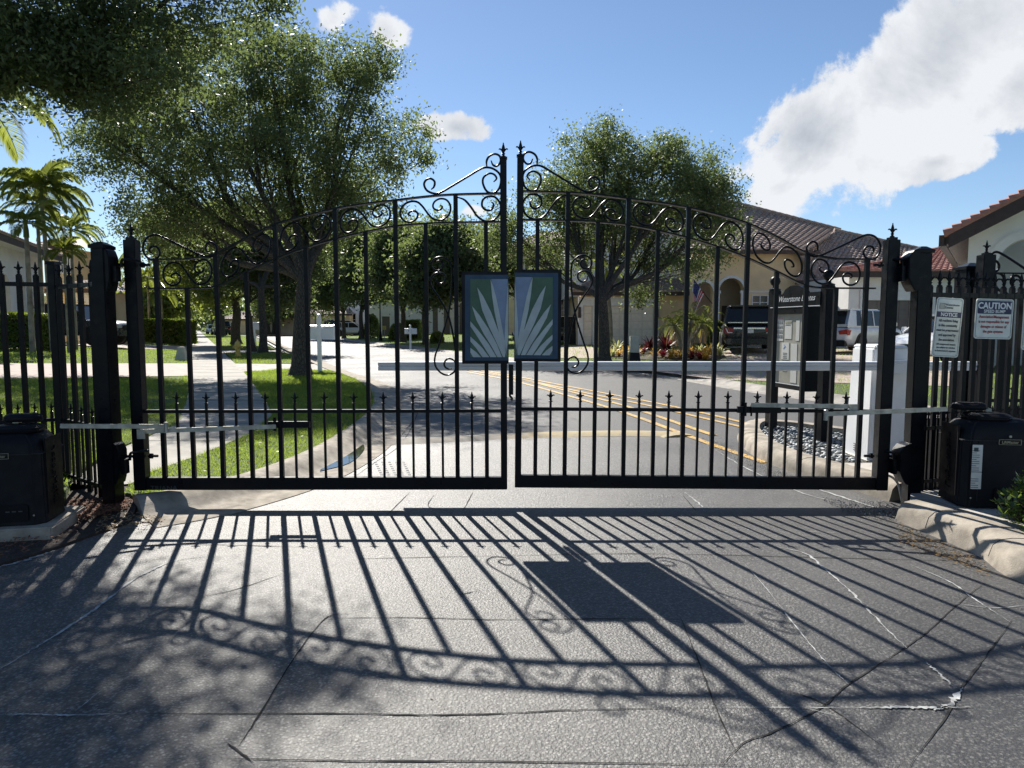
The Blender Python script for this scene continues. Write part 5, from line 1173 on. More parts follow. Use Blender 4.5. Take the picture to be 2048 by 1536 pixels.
# --- beige house with arched porch (behind the black SUV)
h = thing('beige_house', 'beige stucco house with twin-arched porch, white garage doors and brown tile roof', 'house', (9.5, 40, .3))
gY = 40.0; x0, x1 = X_(1160, gY), X_(1380, gY); ze = Zv(590, gY)
MB().box(x0, x1, gY, gY + 7, .0, ze).build('garage_wing', M['stucco_cream'], h)
garage_door(h, X_(1216, gY), X_(1306, gY), gY, .40, Zv(612, gY), M['garage']); garage_door(h, X_(1166, gY), X_(1184, gY), gY, .40, Zv(612, gY), M['garage'], cols=1)
text('lettering', '731', (X_(1257, gY), gY - .142, Zv(612, gY) + .14), .17, M['darkprint'], h, 1, 'CENTER')
MB().box(x0 - .5, x1 + .3, gY - .55, gY - .45, ze - .05, ze + .16).build('fascia', M['fascia'], h); MB().box(x0 - .5, x1 + .3, gY - .45, gY, ze, ze + .03).build('soffit', M['trim'], h)
zr = ze + 1.05; tile_roof('roof_tile', (x0 - .55, gY - .6, ze + .16), (x1 + .35, gY - .6, ze + .16), (x1 - .3, gY + 2.2, zr), (x0 + 1.5, gY + 2.2, zr), M['tile_brown'], h)
ridge_caps((x0 - .55, gY - .6, ze + .25), (x0 + 1.5, gY + 2.2, zr + .08), M['tile_brown'], h); ridge_caps((x1 + .35, gY - .6, ze + .25), (x1 - .3, gY + 2.2, zr + .08), M['tile_brown'], h)
lp = [X_(1312, gY), X_(1158, gY)]
for lx in lp: MB().box(lx - .09, lx + .09, gY - .25, gY - .03, 1.9, 2.5, taper=.8).build('wall_lantern', M['lamphouse'], h, bevel=.02)
# upper storey
uY = gY + 2.0; MB().box(X_(1135, uY), X_(1385, uY), uY, uY + 8, ze, 7.4).build('upper_storey', M['stucco_white'], h)
for a, b in ((1225, 1262), (1150, 1175)): window(h, X_(a, uY), X_(b, uY), uY, 4.9, 6.2, 2, 3)
tile_roof('roof_tile', (X_(1128, uY), uY - .5, 7.4), (X_(1392, uY), uY - .5, 7.4), (X_(1372, uY), uY + 4, 8.9), (X_(1150, uY), uY + 4, 8.9), M['tile_brown'], h)
# porch block with arches
pY = 38.5; px0, px1 = X_(1382, pY), X_(1605, pY); pz = Zv(508, pY)
holes = [archpts(X_(1405, pY), .50, 3.30, .42), archpts(X_(1460, pY), .66, 3.35, .42)]
holed('porch_wall', [(px0, .2), (px1, .2), (px1, pz), (px0, pz)], holes, lambda a, b, d: (a, pY + d, b), .45, M['stucco_cream'], h)
for cx, hw, zs in ((X_(1405, pY), .50, 3.30), (X_(1460, pY), .66, 3.35)):
    archtrim(h, cx, hw, zs, pY, M['trim'])
for cx in (X_(1432, pY), X_(1484, pY)): MB().box(cx - .13, cx + .13, pY - .06, pY - .003, .4, 3.2).build('column', M['stucco_white'], h); MB().box(cx - .18, cx + .18, pY - .09, pY - .0031, 3.2, 3.35).build('capital', M['trim'], h)
MB().box(X_(1486, pY), px1, pY - .05, pY - .003, 3.24, 3.34).build('string_course', M['trim'], h)
MB().box(px0, px1, pY + 2.6, pY + 2.8, .2, pz).build('entry_wall', M['stucco_tan'], h); MB().box(X_(1470, pY), X_(1490, pY), pY + 2.54, pY + 2.6, .4, 2.6).build('front_door', M['lamphouse'], h)
MB().box(X_(1448, pY), X_(1454, pY), pY + 1.5, pY + 1.7, 2.7, 3.15, taper=.8).build('hanging_lantern', M['lamphouse'], h); MB().box(X_(1451, pY) - .01, X_(1451, pY) + .01, pY + 1.6, pY + 1.62, 3.15, pz).build('lantern_chain', M['lamphouse'], h)
MB().box(px1 - .2, px1, pY + .45, pY + 8, .0, pz).build('side_wall', M['stucco_cream'], h); MB().box(px0 + .01, px1, pY + .46, pY + 2.6, pz - .2, pz - .01).build('porch_ceiling', M['trim'], h)
MB().box(X_(1600, pY), X_(1700, pY), pY - .6, pY + 6, .0, Zv(560, pY)).build('side_wing', M['stucco_cream'], h)
window(h, X_(1503, pY), X_(1532, pY), pY, Zv(618, pY) , Zv(592, pY), 2, 2)
MB().box(px0 - .3, px1 + .5, pY - .75, pY - .65, pz - .06, pz + .14).build('fascia', M['fascia'], h)
MB().box(px0 - .3, px1 + .5, pY - .65, pY, pz, pz + .03).build('soffit', M['fascia'], h)
e0, e1, r1, r0 = (px0 - .4, pY - .8, pz + .14), (X_(1600, pY), pY - .8, pz + .14), Vector(vp(1680, 462, 43.5)), Vector(vp(1478, 414, 43.5))
tile_roof('roof_tile', e0, e1, r1, (X_(1440, 43.5), 43.5, r0.z + .35), M['tile_brown'], h)
ridge_caps(Vector((X_(1440, 43.5), 43.5, r0.z + .43)), r1 + Vector((0, 0, .08)), M['tile_brown'], h, r=.13)
e2, e3 = Vector(vp(1592, 560, 37.6)), Vector(vp(1900, 560, 37.6)); r2, r3 = Vector(vp(1668, 462, 42.5)), Vector(vp(1880, 508, 42.5))
tile_roof('roof_tile', e2, e3, r3, r2, M['tile_brown'], h); ridge_caps(r2 + Vector((0, 0, .06)), r3 + Vector((0, 0, .06)), M['tile_brown'], h, r=.12)
tile_roof('roof_tile', Vector(vp(1600, 512, 37.8)), e2 + Vector((1.2, 0, 0)), r2, Vector(vp(1660, 468, 42.0)), M['tile_brown'], h)
MB().box(e2.x, e3.x, 37.62, 37.72, e2.z - .24, e2.z + .02).build('fascia', M['fascia'], h)
# flag on the porch column
fp = Vector(vp(1424, 607, 38.0)); ft = Vector(vp(1387, 559, 37.3))
fl = thing('flag', 'American flag hanging from an angled pole on the porch column', 'flag', fp)
MB().tube([fp, ft], .022, 8).build('pole', M['lamphouse'], fl)
nx_, nz_ = 22, 26; me_v = []; mats_ = []
tl, trr = ft, ft.lerp(fp, .62); Hf = 1.55
def flagpt(a, b):
    top = tl.lerp(trr, a); fall = Hf * (1 - .18 * a); fold = .06 * math.sin(a * 9 + b * 2) * (.3 + b)
    drift = Vector((-.62 * (b ** .8) * a, -.02, 0)); return top + drift + Vector((0, fold, -fall * b))
mb = MB(); 
for j in range(nz_ + 1):
    for i in range(nx_ + 1): mb.v.append(tuple(flagpt(i / nx_, j / nz_)))
for j in range(nz_):
    for i in range(nx_):
        canton = i < nx_ * 7 / 13 * 1.0 and j < nz_ * .42; stripe_ = int(i / nx_ * 13)
        mb.f.append((j * (nx_ + 1) + i, j * (nx_ + 1) + i + 1, (j + 1) * (nx_ + 1) + i + 1, (j + 1) * (nx_ + 1) + i)); mb.mi.append(2 if canton else (stripe_ % 2 == 1) * 1)
mb.build('cloth', [M['flagred'], M['flagwhite'], M['flagblue']], fl, smooth=2)
mb = MB()
for j in range(7):
    for i in range(6):
        p = flagpt((i + .5 + (j % 2) * .4) / 13.5, (j + .6) / 18); mb.lathe([(.022, 0), (.001, .004)], (p.x, p.y - .02, p.z), 5); 
mb.build('star', M['flagwhite'], fl)
# --- white house with red roof (behind the crossover)
h = thing('white_house', 'low white house with red tile roof and brown garage behind the silver crossover', 'house', (16, 33, .3)); wy = 33.0
wx0, wx1 = X_(1694, wy), X_(1990, wy); wz = Zv(552, wy)
MB().box(wx0, wx1, wy, wy + 9, 0, wz).build('wall', M['stucco_white'], h); garage_door(h, X_(1727, wy), X_(1815, wy), wy, .35, Zv(601, wy), M['garagegrey'], surround=True)
MB().box(wx0 - 1.0, wx1 + .5, wy - .7, wy - .6, wz - .1, wz + .18).build('fascia', M['fascia'], h); MB().box(wx0 - 1.0, wx1 + .5, wy - .6, wy, wz, wz + .03).build('soffit', M['trim'], h)
tile_roof('roof_tile', (X_(1662, wy), wy - .75, wz + .18), (wx1 + .5, wy - .75, wz + .18), tuple(vp(1990, 470, wy + 4.4)), tuple(vp(1790, 522, wy + 3.2)), M['tile_red'], h)
ridge_caps(vp(1790, 520, wy + 3.2), vp(1990, 468, wy + 4.4), M['tile_red'], h, r=.12); ridge_caps((X_(1662, wy), wy - .75, wz + .26), vp(1790, 520, wy + 3.2), M['tile_red'], h, r=.1)
# --- near white gabled house on the right
ny = 18.5; GR_ = R(-34); A0 = Vector(vp(1889, 470, ny))
h = thing('gabled_house', 'white stucco house with a tall arched porch and red tile verge, right edge', 'house', (A0.x, ny, 0)); fdir = Vector((math.cos(GR_), math.sin(GR_), 0))
def along(u, v=600):      # distance along the turned front at which a photo column meets it
    d = ray(u, v); k_ = d[0] / d[1]; return (A0.x - k_ * ny) / (k_ * fdir.y - fdir.x)
def zon(u, v): s_ = along(u, v); return vp(u, v, ny + fdir.y * s_)[2]
s1 = along(2048, 388); slope = (zon(2048, 388) - A0.z) / s1
zat = lambda x: A0.z + slope * (x - A0.x)
gx0 = A0.x + along(1930); apex = A0.x + s1 * 1.55; gx1 = 2 * apex - gx0
acx, ahw = A0.x + along(2052), (along(2052) - along(1985)) * .92; azs = zon(2048, 474) - ahw
outer = [(gx0, 0), (gx1, 0), (gx1, zat(gx0) - .28), (apex, zat(apex) - .28), (gx0, zat(gx0) - .28)]
holed('front_wall', outer, [archpts(acx, ahw, azs, .3)], lambda a, b, d: (a, ny + .5 + d, b), .4, M['stucco_white'], h)
archtrim(h, acx, ahw, azs, ny + .5, M['stucco_white'], .22)
MB().box(gx0 + .01, gx1, ny + 2.6, ny + 2.8, 0, 3.9).build('entry_wall', M['stucco_white'], h); MB().box(gx0, gx0 + .25, ny + .9, ny + 10, 0, zat(gx0) - .3).build('side_wall', M['stucco_white'], h)
def ribbon_plane(name, x0, x1, y0, y1, dz0, dz1, mat):
    mb = MB(); P = [(x0, zat(x0) + dz0), (x1, zat(x1) + dz0), (x1, zat(x1) + dz1), (x0, zat(x0) + dz1)]; mb.prism(P, lambda a, b, d: (a, y0 + (y1 - y0) * d, b), 1.0); return mb.build(name, mat, h)
ribbon_plane('soffit', A0.x + .1, apex, ny + .02, ny + .5, -.34, -.28, M['trim']); ribbon_plane('verge_board', A0.x + .10, apex, ny - .06, ny, -.40, -.06, M['fascia']); ribbon_plane('roof_deck', A0.x, apex, ny + .0, ny + 9, -.27, -.05, M['fascia'])
n_ = 13
for k in range(n_):
    xa, xb = A0.x + (apex - A0.x) * k / n_, A0.x + (apex - A0.x) * (k + 1.1) / n_
    mb = MB(); mb.tube([(xa - .02, ny + .02, zat(xa) + .02 + .02), (xb, ny + .02, zat(xb) - .01)], [.12, .095], 8); mb.build('verge_tile', M['tile_red'], h)
tile_roof('roof_tile', (A0.x, ny + .1, A0.z), (A0.x, ny + 9, A0.z), (apex, ny + 9, zat(apex)), (apex, ny + .1, zat(apex)), M['tile_red'], h)
MB().box(A0.x - .12, A0.x + .05, ny, ny + 9, A0.z - .28, A0.z).build('gutter_board', M['fascia'], h)
h.rotation_euler = (0, 0, GR_)
# --- left cream house with arches, running back from the hedge
h = thing('arched_house', 'cream house with a row of shallow arches behind the left fence and hedge', 'house', (-21, 30, .4))
Lp, Rp = Vector((X_(-60, 25.5), 25.5, 0)), Vector((X_(92, 35.5), 35.5, 0)); dl = (Rp - Lp).normalized(); ln = (Rp - Lp).length; nl = Vector((dl.y, -dl.x, 0)); ez = 4.75
hl = [archpts(2.2 + 2.35 * k, .62, 3.0, .6) for k in range(4)]
holed('arcade_wall', [(0, 0), (ln, 0), (ln, ez), (0, ez)], hl, lambda a, b, d: tuple(Lp + dl * a - nl * d + Vector((0, 0, b))), .35, M['stucco_white'], h)
mb = MB(); mb.beam(Lp - nl * .5 + Vector((0, 0, 2.4)), Rp - nl * .5 + Vector((0, 0, 2.4)), .1, 4.6); mb.build('inner_wall', M['stucco_white'], h)
mb = MB(); mb.beam(Lp + nl * .72 - dl * .0 + Vector((0, 0, ez + .06)), Rp + nl * .72 + dl * .6 + Vector((0, 0, ez + .06)), .08, .24); mb.build('fascia', M['fascia'], h)
mb = MB(); mb.beam(Lp + nl * .34 + Vector((0, 0, ez)), Rp + nl * .34 + dl * .5 + Vector((0, 0, ez)), .72, .04); mb.build('soffit', M['trim'], h)
up_ = Vector((0, 0, ez + .2)); tile_roof('roof_tile', Lp + nl * .8 + up_, Rp + nl * .8 + dl * .7 + up_, Rp - nl * 4 - dl * 3.2 + up_ + Vector((0, 0, 1.9)), Lp - nl * 4 + up_ + Vector((0, 0, 1.9)), M['tile_brown'], h)
mb = MB(); mb.beam(Rp + Vector((0, 0, ez / 2)), Rp - nl * 8 + Vector((0, 0, ez / 2)), .3, ez); mb.build('end_wall', M['stucco_cream'], h)
ridge_caps(Rp + nl * .8 + dl * .7 + up_ + Vector((0, 0, .05)), Rp - nl * 4 - dl * 3.2 + up_ + Vector((0, 0, 1.95)), M['tile_brown'], h)
# --- simple far houses
def far_house(label, Y, u0, u1, v_eave, wall, roof, depth=8, wins=(), garage=None, rise=1.6, z0=.2, arches=(), cat='house'):
    x0, x1 = X_(u0, Y), X_(u1, Y); ze = Zv(v_eave, Y); h = thing('house', label, cat, ((x0 + x1) / 2, Y, z0))
    MB().box(x0, x1, Y, Y + depth, 0, ze).build('wall', M[wall], h)
    MB().box(x0 - .5, x1 + .5, Y - .55, Y - .47, ze - .08, ze + .14).build('fascia', M['fascia'], h); MB().box(x0 - .5, x1 + .5, Y - .47, Y, ze, ze + .03).build('soffit', M['trim'], h)
    k = min((x1 - x0) * .35, 3); tile_roof('roof_tile', (x0 - .5, Y - .6, ze + .14), (x1 + .5, Y - .6, ze + .14), (x1 - k, Y + depth * .45, ze + rise), (x0 + k, Y + depth * .45, ze + rise), M[roof], h, col=.4, row=.5)
    mb = MB(); mb.add([(x0 - .5, Y - .6, ze + .14), (x0 + k, Y + depth * .45, ze + rise), (x0 - .5, Y + depth + .5, ze + .14)], [(0, 1, 2)]); mb.add([(x1 + .5, Y - .6, ze + .14), (x1 - k, Y + depth * .45, ze + rise), (x1 + .5, Y + depth + .5, ze + .14)], [(0, 1, 2)]); mb.build('hip_roof', M[roof], h)
    for (a, b, c, d) in wins: window(h, X_(a, Y), X_(b, Y), Y, Zv(d, Y), Zv(c, Y), 2, 2)
    if garage: garage_door(h, X_(garage[0], Y), X_(garage[1], Y), Y, z0 + .1, Zv(garage[2], Y), M[garage[3]], cols=4)
    for (a, b, vt) in arches:
        cx, hw = X_((a + b) / 2, Y), (X_(b, Y) - X_(a, Y)) / 2; zt_ = Zv(vt, Y); P = archpts(cx, hw, zt_ - hw, z0); mb = MB(); mb.prism(P, lambda p, q, d: (p, Y - .02 + .015 * d, q), 1.0); mb.build('arch_shade_plate', M['garagegrey'], h); archtrim(h, cx, hw, zt_ - hw, Y, M['trim'], .18)  # dark plate on the wall stands for the shade inside the arch
    return h
far_house('two-storey beige house behind the dark crossover, partly hidden by the gate emblem', 47, 1035, 1185, 498, 'stucco_tan', 'tile_brown', wins=((1050, 1070, 520, 550), (1118, 1136, 600, 640)), garage=None)
far_house('white house with dark garage and arched entry beyond the small white mailbox', 84, 738, 935, 598, 'stucco_white', 'tile_red', garage=(765, 780, 633, 'garagegrey'), arches=((888, 900, 603), (919, 931, 605), (866, 876, 608)), rise=1.4)
far_house('tall white house block showing over the street oaks left of the emblem', 98, 690, 800, 570, 'stucco_white', 'tile_brown', wins=((700, 712, 628, 650), (735, 745, 600, 615)))
far_house('cream house between the beige and white houses, seen in the gap beside the gate emblem', 80, 940, 1032, 560, 'stucco_cream', 'tile_brown', wins=((960, 975, 590, 620), (1000, 1015, 590, 620)))
far_house('two-storey cream house behind the palms, left of the left gate post', 44, 96, 152, 497, 'stucco_cream', 'tile_brown', depth=3.5, wins=((126, 134, 512, 545), (140, 147, 512, 545)), rise=.9)
far_house('low cream house with garage behind the pickup truck', 40, 120, 188, 583, 'stucco_cream', 'tile_brown', garage=(150, 178, 604, 'garage'), rise=.7, depth=4)
far_house('pale gabled house seen in the slot between left gate post and hinge stile', 62, 222, 245, 590, 'stucco_white', 'tile_brown', depth=3, wins=((232, 238, 610, 640),), rise=1.2)
far_house('cream house far down the street right of the thick oak trunk', 118, 445, 505, 640, 'stucco_cream', 'tile_brown', rise=1.4, wins=((462, 470, 645, 655),))
far_house('tan house far down the street left of the biggest oak trunk', 105, 500, 600, 634, 'stucco_tan', 'tile_brown', rise=1.8)
far_house('cream house across the street behind the white double mailbox', 96, 610, 700, 630, 'stucco_cream', 'tile_brown', rise=1.8, wins=((655, 668, 640, 652),))
# ------------------------------------------------------------------ trees and plants
def kmeans(P, k, it=8):
    c = P[rng.choice(len(P), k, replace=False)]
    for _ in range(it):
        a = ((P[:, None] - c[None]) ** 2).sum(2).argmin(1)
        for j in range(k):
            if (a == j).any(): c[j] = P[a == j].mean(0)
    return c, a
def tree(label, base, r0, fork, blobs, nclump, per, leaf, mat, k=7, name='oak_tree', group='oaks along the street', crad=.42, sub=3, lean=(0, 0), cat='tree', flat=.75, extra_trunks=()):
    """trunk with a flared foot, limbs that fork towards leaf clumps, and a crown of separate small leaves"""
    T = thing(name, label, cat, base, 0, group); B = np.array(base); F0 = np.array([base[0] + lean[0], base[1] + lean[1], fork])
    w = np.array([b[1][0] * b[1][1] * b[1][2] for b in blobs]) ** .8; w /= w.sum(); idx = rng.choice(len(blobs), nclump, p=w)
    d = rng.normal(size=(nclump, 3)); d /= np.linalg.norm(d, axis=1)[:, None]; rr = rng.uniform(0, 1, (nclump, 1)) ** .45; rr[rng.uniform(size=nclump) < .13] *= 1.22
    C_ = np.array([blobs[i][0] for i in idx]) + d * rr * np.array([blobs[i][1] for i in idx])
    cen, asg = kmeans(C_, k)
    tp = catmull([tuple(B - [0, 0, .15]), tuple(B + (F0 - B) * .33 + [random.uniform(-.05, .05) * r0 * 4, 0, 0]), tuple(B + (F0 - B) * .7 + [random.uniform(-.08, .08) * r0 * 4, 0, 0]), tuple(F0)], 5)
    n = len(tp); rad = [r0 * (1 - .32 * i / (n - 1)) * (1 + .55 * max(0, 1 - i / 2.2)) for i in range(n)]
    MB().tube(tp, rad, 12).build('trunk', M['bark'], T, smooth=2)
    for j in range(k):
        mem = C_[asg == j]
        if not len(mem): continue
        q = cen[j]; mb = MB(); mid = F0 * .5 + q * .5 + np.array([0, 0, -.10 * np.linalg.norm(q - F0)]) + rng.normal(0, .15, 3) * .1 * np.linalg.norm(q - F0) * 2
        P = catmull([tuple(F0 - [0, 0, r0 * .8]), tuple(F0 * .72 + mid * .28 + [0, 0, 0]), tuple(mid), tuple(mid * .4 + q * .6 + rng.normal(0, .1, 3)), tuple(q)], 5)
        L = len(P); rl = r0 * .5 * (.75 + .5 * len(mem) / (nclump / k)) ** .5; mb.tube(P, [rl * (1 - .80 * i / (L - 1)) for i in range(L)], 8)
        for m_ in mem[rng.permutation(len(mem))[:min(len(mem), sub * 5)]]:
            i0 = int(rng.integers(L // 3, L - 1)); s0 = np.array(P[i0]); e = m_; md = s0 * .5 + e * .5 + rng.normal(0, .12, 3) + [0, 0, -.08]
            rs = rl * (1 - .8 * i0 / (L - 1)) * .34; PP = catmull([tuple(s0), tuple(md), tuple(e)], 3); mb.tube(PP, [max(.006, rs * (1 - .8 * i / (len(PP) - 1))) for i in range(len(PP))], 5, caps=False)
        mb.build('limb', M['bark'], T, smooth=2)
    cr = crad * rng.uniform(.5, 1.4, nclump); N = nclump * per; dd = rng.normal(size=(N, 3)) * np.array([1, 1, flat]); ci = np.repeat(np.arange(nclump), per)
    dd *= (cr[ci] / 1.7)[:, None]; P = C_[ci] + dd
    o = np_mesh('crown', leaves(P - B, leaf[0], leaf[1]), 4, mat, T); return T
def PB(Y, L):
    """crown lobes: (u, v, half width, half height in photo pixels, offset and half depth in metres) at distance Y"""
    out = []
    for b in L:
        u, v, ru, rv = b[:4]; dy = b[4] if len(b) > 4 else 0; rd = b[5] if len(b) > 5 else ru * Y / F * .9
        p = vp(u, v, Y + dy); out.append((p, (ru * Y / F, rd, rv * Y / F)))
    return out
b1 = gs(601, 752)
tree('biggest oak left of the street, broad dark crown, thick trunk on the near verge', b1, .265, 2.9, PB(21.4, [(430, 215, 225, 125), (650, 190, 150, 110), (790, 300, 85, 75, 0, 2.2), (265, 290, 105, 95), (215, 300, 50, 70, 0, 1.5), (310, 430, 70, 60, 0, 1.5), (560, 330, 240, 85), (520, 110, 130, 55, 0, 2), (735, 130, 75, 45, 0, 1.6), (690, 410, 130, 60, 0, 2.5), (370, 400, 110, 70), (660, 480, 60, 40, 0, 1.2), (320, 460, 55, 50, 0, 1.2), (440, 450, 80, 40, 0, 2), (560, 430, 90, 40, 0, 2)]),
     1050, 115, (.105, .05), M['leaf_oak'], k=9, lean=(.15, .1), sub=4)
b5 = gs(1208, 723)
tree('spreading oak in front of the beige house, right of the emblem', b5, .24, 2.6, PB(29.9, [(1205, 340, 110, 75), (1345, 350, 110, 55), (1420, 390, 62, 60), (1120, 400, 85, 65), (1270, 430, 170, 65), (1415, 455, 70, 55), (1208, 275, 42, 38, 0, 1), (1335, 305, 50, 26, 0, 1), (1000, 470, 48, 62, 0, 1.8), (1130, 500, 100, 45, 0, 2), (1350, 520, 110, 30, 0, 2), (1280, 590, 40, 22, 0, .8)]),
     820, 105, (.125, .062), M['leaf_oak'], k=9, lean=(-.1, 0), sub=4, crad=.5)
b0 = (-9.3, 9.4, .1)
tree('overhanging oak entering from the upper left picture edge, branches over the gate', b0, .17, 4.9, PB(9.2, [(60, 60, 190, 110, 0, 1.4), (230, 80, 150, 90, .3, 1.4), (400, 40, 100, 62, .2, 1.1), (310, 165, 85, 42, 0, .9), (140, 150, 110, 60, 0, 1.1), (480, -20, 66, 36, 0, .8), (-120, 120, 150, 110, 0, 1.4), (200, -180, 260, 140, .2, 1.6), (225, 215, 34, 22, 0, .5), (-350, -100, 300, 200, 0, 1.6), (60, -150, 260, 150, 2.0, 1.5)]),
     700, 165, (.078, .032), M['leaf_near'], k=8, lean=(.3, 0), sub=3, crad=.30, name='oak_tree')
b2 = gs(526, 706)
tree('oak on the second verge with a straight dark trunk, right of the hydrant', b2, .21, 3.4, PB(38.9, [(520, 470, 95, 60), (600, 520, 60, 45), (470, 540, 60, 40), (560, 590, 45, 25)]), 300, 110, (.19, .11), M['leaf_oak'], k=5, crad=.7)
b2 = gs(508, 703)
tree('thin oak trunk leaning just left of the straight dark trunk', b2, .15, 2.6, PB(41, [(490, 490, 50, 50), (520, 560, 40, 30)]), 90, 100, (.20, .11), M['leaf_oak'], k=4, crad=.7, lean=(-.3, 0))
b3 = gs(473, 689)
tree('stout oak behind the yellow hydrant with light sunlit leaves', b3, .36, 3.2, PB(50, [(440, 470, 105, 65), (370, 500, 60, 50), (500, 560, 60, 40), (420, 570, 60, 40), (350, 450, 70, 40)]), 420, 110, (.22, .13), M['leaf_light'], k=6, crad=.8)
for (u, v, r, L, lb) in ((446, 672, .3, [(430, 560, 55, 45), (410, 600, 50, 30)], 'oak trunk between the small left mailbox and the stout oak'), (427, 667, .35, [(400, 570, 50, 45), (380, 600, 40, 30)], 'distant oak beside the far grey SUV'),
                         (536, 667, .35, [(545, 610, 40, 28)], 'small far oak showing left of the straight dark trunk'), (548, 667, .3, [(560, 605, 40, 28)], 'small far oak, one of two between the dark trunk and the biggest oak'), (608, 668, .3, [(620, 590, 45, 40)], 'far oak seen just right of the biggest trunk')):
    b_ = gs(u, v); Yb = b_[1]; tree(lb, b_, r, 3.4, PB(Yb, L), 110, 90, (.35, .2), M['leaf_light'] if u < 450 else M['leaf_oak'], k=4, crad=1.1)
for (u, v, r, L, lb) in ((688, 676, .22, [(690, 560, 65, 45), (660, 520, 50, 45), (640, 590, 40, 35)], 'oak across the street in front of the parked silver blue crossover'), (723, 678, .26, [(735, 550, 70, 55), (760, 500, 55, 40), (720, 480, 55, 35)], 'oak with forked trunk between the crossover and the street lamp'),
                         (806, 684, .24, [(810, 540, 80, 62), (800, 480, 55, 35), (850, 500, 50, 45)], 'oak with leaning limbs behind the small white mailbox'), (851, 690, .22, [(880, 530, 75, 58), (900, 480, 50, 35), (945, 550, 42, 38), (850, 580, 50, 30)], 'straight-trunked oak right of the small white mailbox')):
    b_ = gs(u, v); Yb = b_[1]; tree(lb, b_, r, 2.9, PB(Yb, L), 420, 110, (.27, .15), M['leaf_oak'], k=5, crad=.85, sub=2)
tree('sunlit leafy tree behind the left hedge, right of the left hinge stile', (-34, 62, .5), .3, 3.2, PB(62, [(330, 590, 60, 40), (300, 620, 40, 25), (360, 560, 40, 35)]), 160, 100, (.35, .2), M['leaf_light'], k=4, crad=1., group=None)
tree('dark tree rising behind the beige two-storey house and emblem', (0.5, 62, .4), .3, 4, PB(62, [(990, 520, 50, 50), (960, 560, 40, 30), (1050, 540, 50, 40)]), 200, 100, (.3, .18), M['leaf_oak'], k=4, crad=1., group=None)
P = np.c_[rng.uniform(-190, 90, 30000), rng.uniform(165, 215, 30000), np.zeros(30000)]; hh = 7 + 3.5 * np.sin(P[:, 0] * .13) + 2 * np.sin(P[:, 0] * .41 + 1) + 1.5 * np.sin(P[:, 0] * 1.1); P[:, 2] = hh * rng.uniform(0, 1, 30000) ** .7
tag(np_mesh('distant_treeline', leaves(P, 1.5, 1.0), 4, M['leaf_oak']), kind='stuff')

def frond(parent, root, az_, el0, L, droop, n=38, lw=.045, ll=.42, mat=None, name='frond', vee=.3):
    """one pinnate palm leaf: arching rachis with two rows of drooping leaflets"""
    root = Vector(root); d0 = Vector((math.cos(az_) * math.cos(el0), math.sin(az_) * math.cos(el0), math.sin(el0))); P = []
    p = root.copy(); d = d0.copy(); st = L / 10
    for i in range(11): P.append(p.copy()); p = p + d * st; d = (d + Vector((0, 0, -droop * (.4 + i * .12) * .2))).normalized()
    mb = MB(); mb.tube(P, [.018 * (1 - .8 * i / 10) for i in range(11)], 4)
    for i in range(n):
        t_ = .16 + .84 * i / (n - 1); a = t_ * 10; k = min(9, int(a)); q = P[k].lerp(P[k + 1], a - k); tan = (P[k + 1] - P[k]).normalized(); sd = tan.cross(Vector((0, 0, 1))).normalized(); up = sd.cross(tan)
        ln = ll * (math.sin(PI * min(1, .18 + t_ * .78)) ** .6)
        for sg in (-1, 1):
            dr = (sd * sg * 1.0 + tan * (.55 + .5 * t_) + up * vee + Vector((0, 0, random.uniform(-.15, .1)))).normalized(); e1 = q + dr * ln * .5; e2 = e1 + (dr + Vector((0, 0, -.75 - .4 * droop))).normalized() * ln * .5
            wv = (tan * .8 + up * .3).normalized() * lw / 2
            mb.add([q - wv * .5, q + wv * .5, e1 + wv, e1 - wv, e2], [(0, 1, 2, 3), (3, 2, 4)])
    return mb.build(name, mat or M['leaf_palm'], parent)
def palm(label, base, h, lean=(0, 0), n=15, L=1.7, r=.07, ll=.42, name='palm_tree', group=None, shaft=True, azr=None, lw=.055):
    T = thing(name, label, 'palm', base, 0, group); B = Vector(base); top = B + Vector((lean[0], lean[1], h))
    P = catmull([B - Vector((0, 0, .1)), B + Vector((lean[0] * .2, lean[1] * .2, h * .4)), B + Vector((lean[0] * .6, lean[1] * .6, h * .75)), top], 5); k = len(P)
    MB().tube(P, [r * (1.25 - .35 * i / (k - 1)) * (1 + .06 * (i % 2)) for i in range(k)], 9).build('trunk', M['palmtrunk'], T, smooth=2)
    if shaft: MB().tube([top, top + Vector((0, 0, .25)), top + Vector((0, 0, .6))], [r * 1.25, r * 1.15, r * .4], 8).build('crown_shaft', M['leaf_palm'], T, smooth=True); top = top + Vector((0, 0, .45))
    for i in range(n):
        a = 2 * PI * i / n * 2.39 + random.uniform(-.2, .2); el_ = R(72 - 75 * (i / n) ** .8 + random.uniform(-8, 8)); frond(T, top, a, el_, L * random.uniform(.85, 1.1), random.uniform(.9, 1.35), ll=ll, lw=lw)
    return T
def palm_at(label, u, Y, vtop, **kw):
    x = X_(u, Y); z = hz(x, Y); return palm(label, (x, Y, z), Zv(vtop, Y) - z - .4, **kw)
palm_at('tallest palm left, full arching crown above the cream arched house', 104, 25.0, 385, n=20, L=1.7, r=.065, ll=.62, lean=(-.1, 0), lw=.075)
palm_at('short palm in front of the arched house, left of the tallest palm', 64, 23.5, 450, n=12, L=1.15, ll=.36)
palm_at('slender palm right of the tallest palm with small drooping crown', 152, 27.5, 465, n=12, L=1.35, ll=.42, r=.05)
palm_at('lowest young palm beside the slim fence post', 137, 25.5, 505, n=10, L=.85, ll=.3, r=.05)
palm_at('second stem of the tallest palm clump, lower crown', 88, 26.0, 415, n=11, L=1.35, ll=.42, r=.06)
